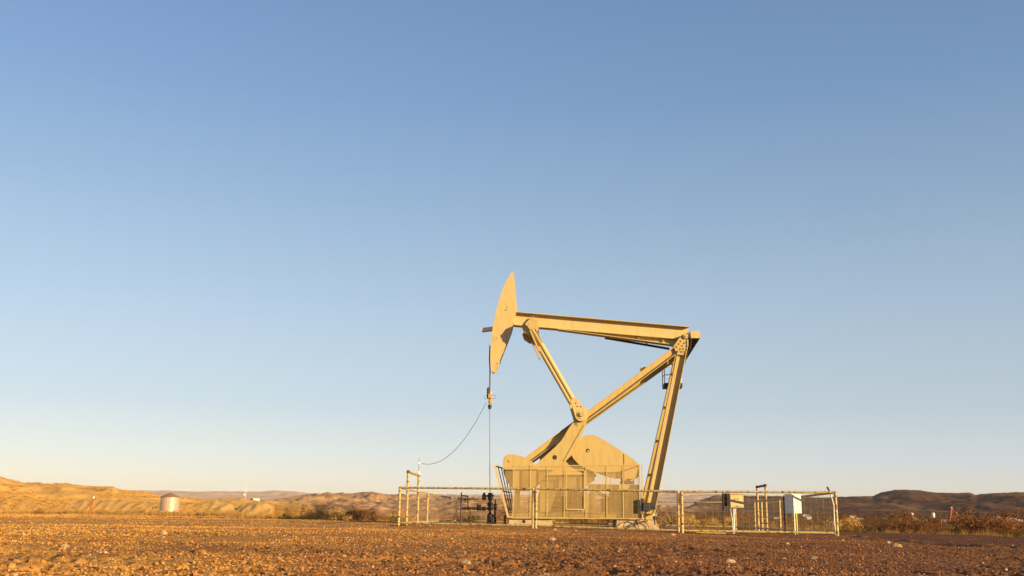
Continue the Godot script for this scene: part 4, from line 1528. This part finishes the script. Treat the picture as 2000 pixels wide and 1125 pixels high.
func build_plants() -> void:
	var gold := [Color(0.64, 0.38, 0.10), Color(0.56, 0.29, 0.075), Color(0.68, 0.44, 0.14), Color(0.36, 0.2, 0.06)]
	var rustc := [Color(0.24, 0.10, 0.04), Color(0.17, 0.075, 0.032), Color(0.30, 0.14, 0.05), Color(0.10, 0.05, 0.027)]
	var olive := [Color(0.15, 0.12, 0.035), Color(0.10, 0.085, 0.03), Color(0.20, 0.15, 0.05), Color(0.07, 0.06, 0.025)]
	var kinds := []
	for k in 3:
		kinds.append(["golden sagebrush", bush_mesh(100 + k, 1.0, 1.3, 3800, gold, 0.35)])
	for k in 3:
		kinds.append(["rust red brush", bush_mesh(200 + k, 1.15, 1.5, 3800, rustc, 0.3)])
	for k in 2:
		kinds.append(["olive brush", bush_mesh(300 + k, 0.9, 1.4, 3800, olive, 0.3)])
	# [x on the survey scale, distance, height, kind]
	var spots := []
	var r := RandomNumberGenerator.new()
	r.seed = 99
	for k in 34:
		spots.append([lerpf(545, 782, k / 33.0) + r.randf_range(-5, 5), r.randf_range(70, 84) if k < 14 else r.randf_range(66, 76), r.randf_range(0.85, 1.45), [0, 1, 2, 0, 1, 2, 5, 6][r.randi() % 8]])
	for k in 30:
		spots.append([lerpf(785, 1290, k / 29.0) + r.randf_range(-7, 7), r.randf_range(67, 78), r.randf_range(0.75, 1.25), [0, 1, 3, 4, 6, 2][r.randi() % 6]])
	for k in 26:
		spots.append([lerpf(1285, 1640, k / 25.0) + r.randf_range(-6, 6), r.randf_range(64, 78), r.randf_range(0.75, 1.3), [0, 3, 4, 2, 1, 6][r.randi() % 6]])
	for k in 16:
		spots.append([lerpf(1645, 1800, k / 15.0) + r.randf_range(-5, 5), r.randf_range(61, 72), r.randf_range(0.7, 1.35), [0, 2, 3, 1, 4, 6][r.randi() % 6]])
	for k in 26:
		spots.append([lerpf(1795, 2030, k / 25.0) + r.randf_range(-5, 5), r.randf_range(58, 74), r.randf_range(0.6, 1.35), [3, 4, 5, 3, 7, 6][r.randi() % 6]])
	spots.append([1658, 64.0, 1.5, 0])
	spots.append([1672, 65.0, 1.5, 1])
	spots.append([1765, 63.0, 1.7, 3])
	spots.append([1785, 63.5, 1.6, 4])
	spots.append([1905, 64.0, 2.0, 4])
	spots.append([1917, 66.0, 2.1, 5])
	spots.append([1980, 64.0, 2.0, 3])
	spots.append([1960, 61.0, 1.7, 5])
	spots.append([556, 84.0, 1.0, 0])
	for s in [[82, 118], [155, 120], [330, 178], [355, 180], [372, 172], [393, 170], [415, 168], [430, 165], [300, 178], [255, 172], [515, 100], [535, 92], [488, 120], [460, 135]]:
		spots.append([s[0], float(s[1]), r.randf_range(0.6, 1.0), [0, 2, 1, 3][r.randi() % 4]])
	var areas := [[500, "on the west plain near the tank"], [620, "beside the bare spoil banks"], [700, "along the pad edge west of the fence"], [790, "at the west corner of the fence"], [1290, "behind the fence and the pump jack"], [1640, "behind the right fence panels"], [1800, "right of the fence corner"], [9999, "round the red marker post"]]
	spots.sort_custom(func(q, w): return q[0] < w[0])
	var order := {}
	var nth := ["first", "second", "third", "fourth", "fifth", "sixth", "seventh", "eighth", "ninth", "tenth", "eleventh", "twelfth", "thirteenth", "fourteenth", "fifteenth", "sixteenth", "seventeenth", "eighteenth", "nineteenth", "twentieth"]
	for s in spots:
		var d: float = s[1]
		var x: float = (s[0] - 1000.0) / 1990.0
		var p := Vector3(x * d, 0, -d * (1.0 - 0.0))
		p.y = land_h(p) - 0.08
		var k: Array = kinds[s[3]]
		var size := "tall" if s[2] > 1.3 else ("small" if s[2] < 0.75 else "bushy")
		var area := ""
		for a in areas:
			if s[0] < a[0]:
				area = a[1]
				break
		var o := put_mesh("desert_bush", k[1], M.plant, self)
		o.position = p
		o.rotation.y = r.randf() * TAU
		o.scale = Vector3(s[2] * r.randf_range(0.9, 1.25), s[2], s[2] * r.randf_range(0.9, 1.25))
		var what := "%s %s %s" % [size, k[0], area]
		var m: int = order.get(what, 0)
		order[what] = m + 1
		tag(o, what if m == 0 and false else "%s, %s from the left" % [what, nth[mini(m, 19)]], "bush", what)
	# dry grass: tufts too many to count
	var tuft := begin()
	var rr := RandomNumberGenerator.new()
	rr.seed = 5
	for k in 46:
		var an := rr.randf() * TAU
		var b := Vector3(cos(an), 0, sin(an)) * rr.randf() * 0.12
		var tip := b * rr.randf_range(1.5, 3.5) + Vector3(0, rr.randf_range(0.18, 0.5), 0)
		var sd := Vector3(-sin(an), 0, cos(an)) * 0.009
		tuft.set_color(Color(1, 1, 1) * rr.randf_range(0.7, 1.1))
		tri(tuft, b - sd, tip, b + sd)
	tuft.generate_normals()
	var tm := tuft.commit()
	var gs := []
	for k in 5200:
		var s := r.randf_range(-60, 2080)
		var azd := rad_to_deg(atan((s - 1000.0) / 1990.0))
		var e := pad_edge(azd)
		var far := 16.0 if s > 560 else 70.0
		var d := e + 1.0 + pow(r.randf(), 1.4) * far
		var p := polar(azd, d)
		if s > 1760 and r.randf() < 0.75:
			continue
		if noise_b.get_noise_2d(p.x * 0.12, p.z * 0.12) < -0.25:
			continue
		p.y = land_h(p) - 0.03
		var sc := r.randf_range(0.6, 1.5) * (1.0 if s > 560 else 1.15)
		var c := Color(0.40, 0.25, 0.075).lerp(Color(0.26, 0.13, 0.05), r.randf() * (0.9 if s > 1200 else 0.45))
		gs.append([Transform3D(Basis(Vector3.UP, r.randf() * TAU).scaled(Vector3.ONE * sc), p), c])
	plant_mass("dry_grass", "dry golden grass tufts along the edge of the gravel pad", "grass", tm, gs)
	# scrub farther out in the valley
	var scrub := bush_mesh(500, 1.0, 1.5, 220, [Color(0.8, 0.8, 0.8), Color(0.5, 0.5, 0.5), Color(1, 1, 1)], 0.3)
	var ss := []
	for k in 3800:
		var s := r.randf_range(540, 2060)
		var d := 84.0 * pow(760.0 / 84.0, r.randf())
		var azd := rad_to_deg(atan((s - 1000.0) / 1990.0))
		if azd > -14.0 and azd < 8.0 and r.randf() < 0.5:
			continue
		var p := polar(azd, d)
		p.y = land_h(p) - 0.15
		var sc := r.randf_range(0.7, 2.0) * (1.0 + d / 500.0)
		var c := Color(0.24, 0.10, 0.035).lerp(Color(0.11, 0.075, 0.03), r.randf())
		if s < 1000.0:
			sc *= 0.55
			c = Color(0.50, 0.29, 0.08).lerp(Color(0.30, 0.15, 0.05), r.randf())
		ss.append([Transform3D(Basis(Vector3.UP, r.randf() * TAU).scaled(Vector3(sc * 1.2, sc * 0.8, sc * 1.2)), p), c])
	var hs := []
	for k in 15000:
		var s := r.randf_range(-80, 600)
		var azd := rad_to_deg(atan((s - 1000.0) / 1990.0))
		var d := 165.0 + 620.0 * pow(r.randf(), 1.3)
		var p := polar(azd, d)
		var bare := smoothstep(390.0, 420.0, s) * smoothstep(232.0, 240.0, d)
		if r.randf() < bare * 0.97 or noise_b.get_noise_2d(p.x * 0.03, p.z * 0.03) < -0.35:
			continue
		p.y = land_h(p) - 0.1
		var sc := r.randf_range(0.25, 0.75) * (1.0 + d / 600.0)
		var c := Color(0.92, 0.55, 0.15).lerp(Color(0.66, 0.37, 0.10), r.randf())
		if r.randf() < 0.04:
			c = Color(0.22, 0.12, 0.045)
		hs.append([Transform3D(Basis(Vector3.UP, r.randf() * TAU).scaled(Vector3(sc * 1.3, sc * 0.7, sc * 1.3)), p), c])
	plant_mass("hillside_grass", "golden dry grass clumps over the banks and slopes in the west", "grass", scrub, hs)
	plant_mass("valley_scrub", "dark rusty scrub covering the valley floor beyond the pad", "scrub", scrub, ss)

# ------------------------------------------------------------------ stones
func stone_mesh(seed_: int, flatness: float) -> ArrayMesh:
	var r := RandomNumberGenerator.new()
	r.seed = seed_
	var s := SphereMesh.new()
	s.radius = 1.0
	s.height = 2.0
	s.radial_segments = 7
	s.rings = 4
	var ar := s.get_mesh_arrays()
	var v: PackedVector3Array = ar[Mesh.ARRAY_VERTEX]
	var idx: PackedInt32Array = ar[Mesh.ARRAY_INDEX]
	var moved := {}
	var st := begin()
	st.set_smooth_group(-1)
	var out := []
	for p in v:
		var key := "%.2f %.2f %.2f" % [p.x, p.y, p.z]
		if not moved.has(key):
			moved[key] = (p + Vector3(r.randfn(), r.randfn(), r.randfn()) * 0.14) * Vector3(1.0, flatness, 0.8)
		out.append(moved[key])
	for i in range(0, idx.size(), 3):
		st.set_color(Color.WHITE)
		tri(st, out[idx[i]], out[idx[i + 1]], out[idx[i + 2]])
	st.generate_normals()
	return st.commit()

func build_gravel() -> void:
	var r := RandomNumberGenerator.new()
	r.seed = 31
	var sm := StandardMaterial3D.new()
	sm.vertex_color_use_as_albedo = true
	sm.roughness = 0.95
	sm.metallic_specular = 0.25
	for k in 4:
		var mm := MultiMesh.new()
		mm.transform_format = MultiMesh.TRANSFORM_3D
		mm.use_colors = true
		mm.mesh = stone_mesh(700 + k, [0.7, 0.55, 0.8, 0.62][k])
		var tr := []
		var co := []
		for i in 80000:
			var u := r.randf()
			var deep := i % 4 == 0
			var d := 7.6 + (62.0 if r.randf() < 0.35 else 26.0) * pow(u, 1.35)
			var azd := r.randf_range(-31.0, 31.0)
			if deep:
				azd = r.randf_range(-31.0, -7.0)
				d = 60.0 + 92.0 * u
				if d > pad_edge(azd) + 2.0:
					continue
			var p := polar(azd, d)
			var patch := noise_b.get_noise_2d(p.x * 0.3 + 70.0, p.z * 0.3) + noise_b.get_noise_2d(p.x * 1.1, p.z * 1.1) * 0.5
			var bias := 0.72 - 0.95 * rut(p.x, p.z)
			if p.x < -2.0 and d > 17.0 and d < 60.0:
				bias += 0.1
			if p.x > 11.7:
				bias = 0.35
			if r.randf() > bias + patch * 0.75:
				continue
			var size := 0.0033 + 0.011 * pow(r.randf(), 5.0) * 1.5 + (0.00025 if p.x > -2.0 or d > 60.0 else 0.0002) * maxf(d - 7.0, 0.0)
			if r.randf() < 0.008:
				size *= 1.9
			p.y = ground_h(p.x, p.z) + size * 0.2
			var b := Basis.from_euler(Vector3(r.randfn() * 0.4, r.randf() * TAU, r.randfn() * 0.4)).scaled(Vector3.ONE * size)
			tr.append(Transform3D(b, p))
			var t := r.randf()
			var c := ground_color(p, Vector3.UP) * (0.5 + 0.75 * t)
			if r.randf() < 0.006 + 0.02 * clampf(patch, 0.0, 1.0):
				c = Color(0.46, 0.32, 0.20).lerp(Color(0.56, 0.44, 0.32), r.randf())
			elif r.randf() < 0.12:
				c = Color(0.12, 0.06, 0.035)
			co.append(c)
		mm.instance_count = tr.size()
		for i in tr.size():
			mm.set_instance_transform(i, tr[i])
			mm.set_instance_color(i, co[i])
		var o := MultiMeshInstance3D.new()
		o.multimesh = mm
		o.material_override = sm
		o.name = numbered("gravel")
		add_child(o, true)
		o.set_meta("kind", "stuff")
		tag(o, ["brown rounded gravel strewn over the pad", "flat brown gravel chips strewn over the pad", "blocky gravel strewn over the pad", "mixed pale and brown gravel strewn over the pad"][k], "gravel")
	# clods of dry earth turned up in the foreground
	var cm := MultiMesh.new()
	cm.transform_format = MultiMesh.TRANSFORM_3D
	cm.use_colors = true
	cm.mesh = stone_mesh(731, 0.85)
	var ct := []
	for i in 2600:
		var p := polar(r.randf_range(-31.0, 31.0), 7.8 + 16.0 * pow(r.randf(), 1.4))
		if p.x > 3.0 or noise_b.get_noise_2d(p.x * 0.4 + 15.0, p.z * 0.4) < 0.0:
			continue
		var size := r.randf_range(0.014, 0.03) * (1.6 if r.randf() < 0.12 else 0.85)
		p.y = ground_h(p.x, p.z) + size * 0.1
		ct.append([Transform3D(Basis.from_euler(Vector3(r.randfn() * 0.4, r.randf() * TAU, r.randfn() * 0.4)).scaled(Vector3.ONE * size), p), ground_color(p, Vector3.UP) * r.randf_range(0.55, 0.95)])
	cm.instance_count = ct.size()
	for i in ct.size():
		cm.set_instance_transform(i, ct[i][0])
		cm.set_instance_color(i, ct[i][1])
	var co2 := MultiMeshInstance3D.new()
	co2.multimesh = cm
	co2.material_override = sm
	co2.name = "earth_clods"
	add_child(co2, true)
	co2.set_meta("kind", "stuff")
	tag(co2, "clods of dry earth turned up in the foreground", "earth")
	# single larger rocks
	var rm := [tex(Color(0.42, 0.29, 0.16), M.ground.albedo_texture, 3.0, 0.95), tex(Color(0.52, 0.40, 0.28), M.ground.albedo_texture, 3.0, 0.95)]
	var meshes := [stone_mesh(801, 0.6), stone_mesh(802, 0.75), stone_mesh(803, 0.55)]
	var rocks := [[1755, 1070, 0.09, "pale tan rock, biggest on the gravel right of the fence"], [1738, 1058, 0.06, "pale rock at the end of the stony rim right of the fence"], [1778, 1050, 0.05, "small pale rock on the dirt track right of the fence"], [1650, 1053, 0.05, "pale rock by the foot of the right corner post"], [1541, 1066, 0.05, "pale rock on the gravel in front of the white box"], [1320, 1046, 0.06, "pale rock between the posts of the middle and right fence panels"], [1130, 1038, 0.07, "tan rock below the middle fence panel"], [1090, 1037, 0.06, "tan rock right of the first pair of fence posts"], [846, 1032, 0.06, "tan rock below the left fence panel"], [1085, 1060, 0.07, "low tan rock in the gravel before the fence"], [918, 1109, 0.05, "pale round pebble in the foreground centre"], [872, 1105, 0.055, "pale stone in the foreground left of the round pebble"], [140, 1077, 0.05, "clod of pale earth in the left foreground"], [330, 1052, 0.06, "clod of earth on the smooth dirt far left"], [1590, 1090, 0.05, "brown stone in the right foreground gravel"], [1430, 1100, 0.06, "tan stone in the right foreground centre"]]
	for k in rocks.size():
		var q: Array = rocks[k]
		var d: float = 0.52 * 2043.0 / (q[1] - (1006.8 + (q[0] - 1000.0) * 0.0143))
		var p := Vector3((q[0] - 1000.0) / 1990.0 * d, 0, -d)
		p.y = ground_h(p.x, p.z) + q[2] * 0.25
		var o := put_mesh("rock", meshes[k % 3], rm[k % 2], self, Transform3D(Basis.from_euler(Vector3(0.1, k * 1.3, 0.05)).scaled(Vector3(1.3, 1.0, 1.0) * q[2]), p))
		tag(o, q[3], "rock")
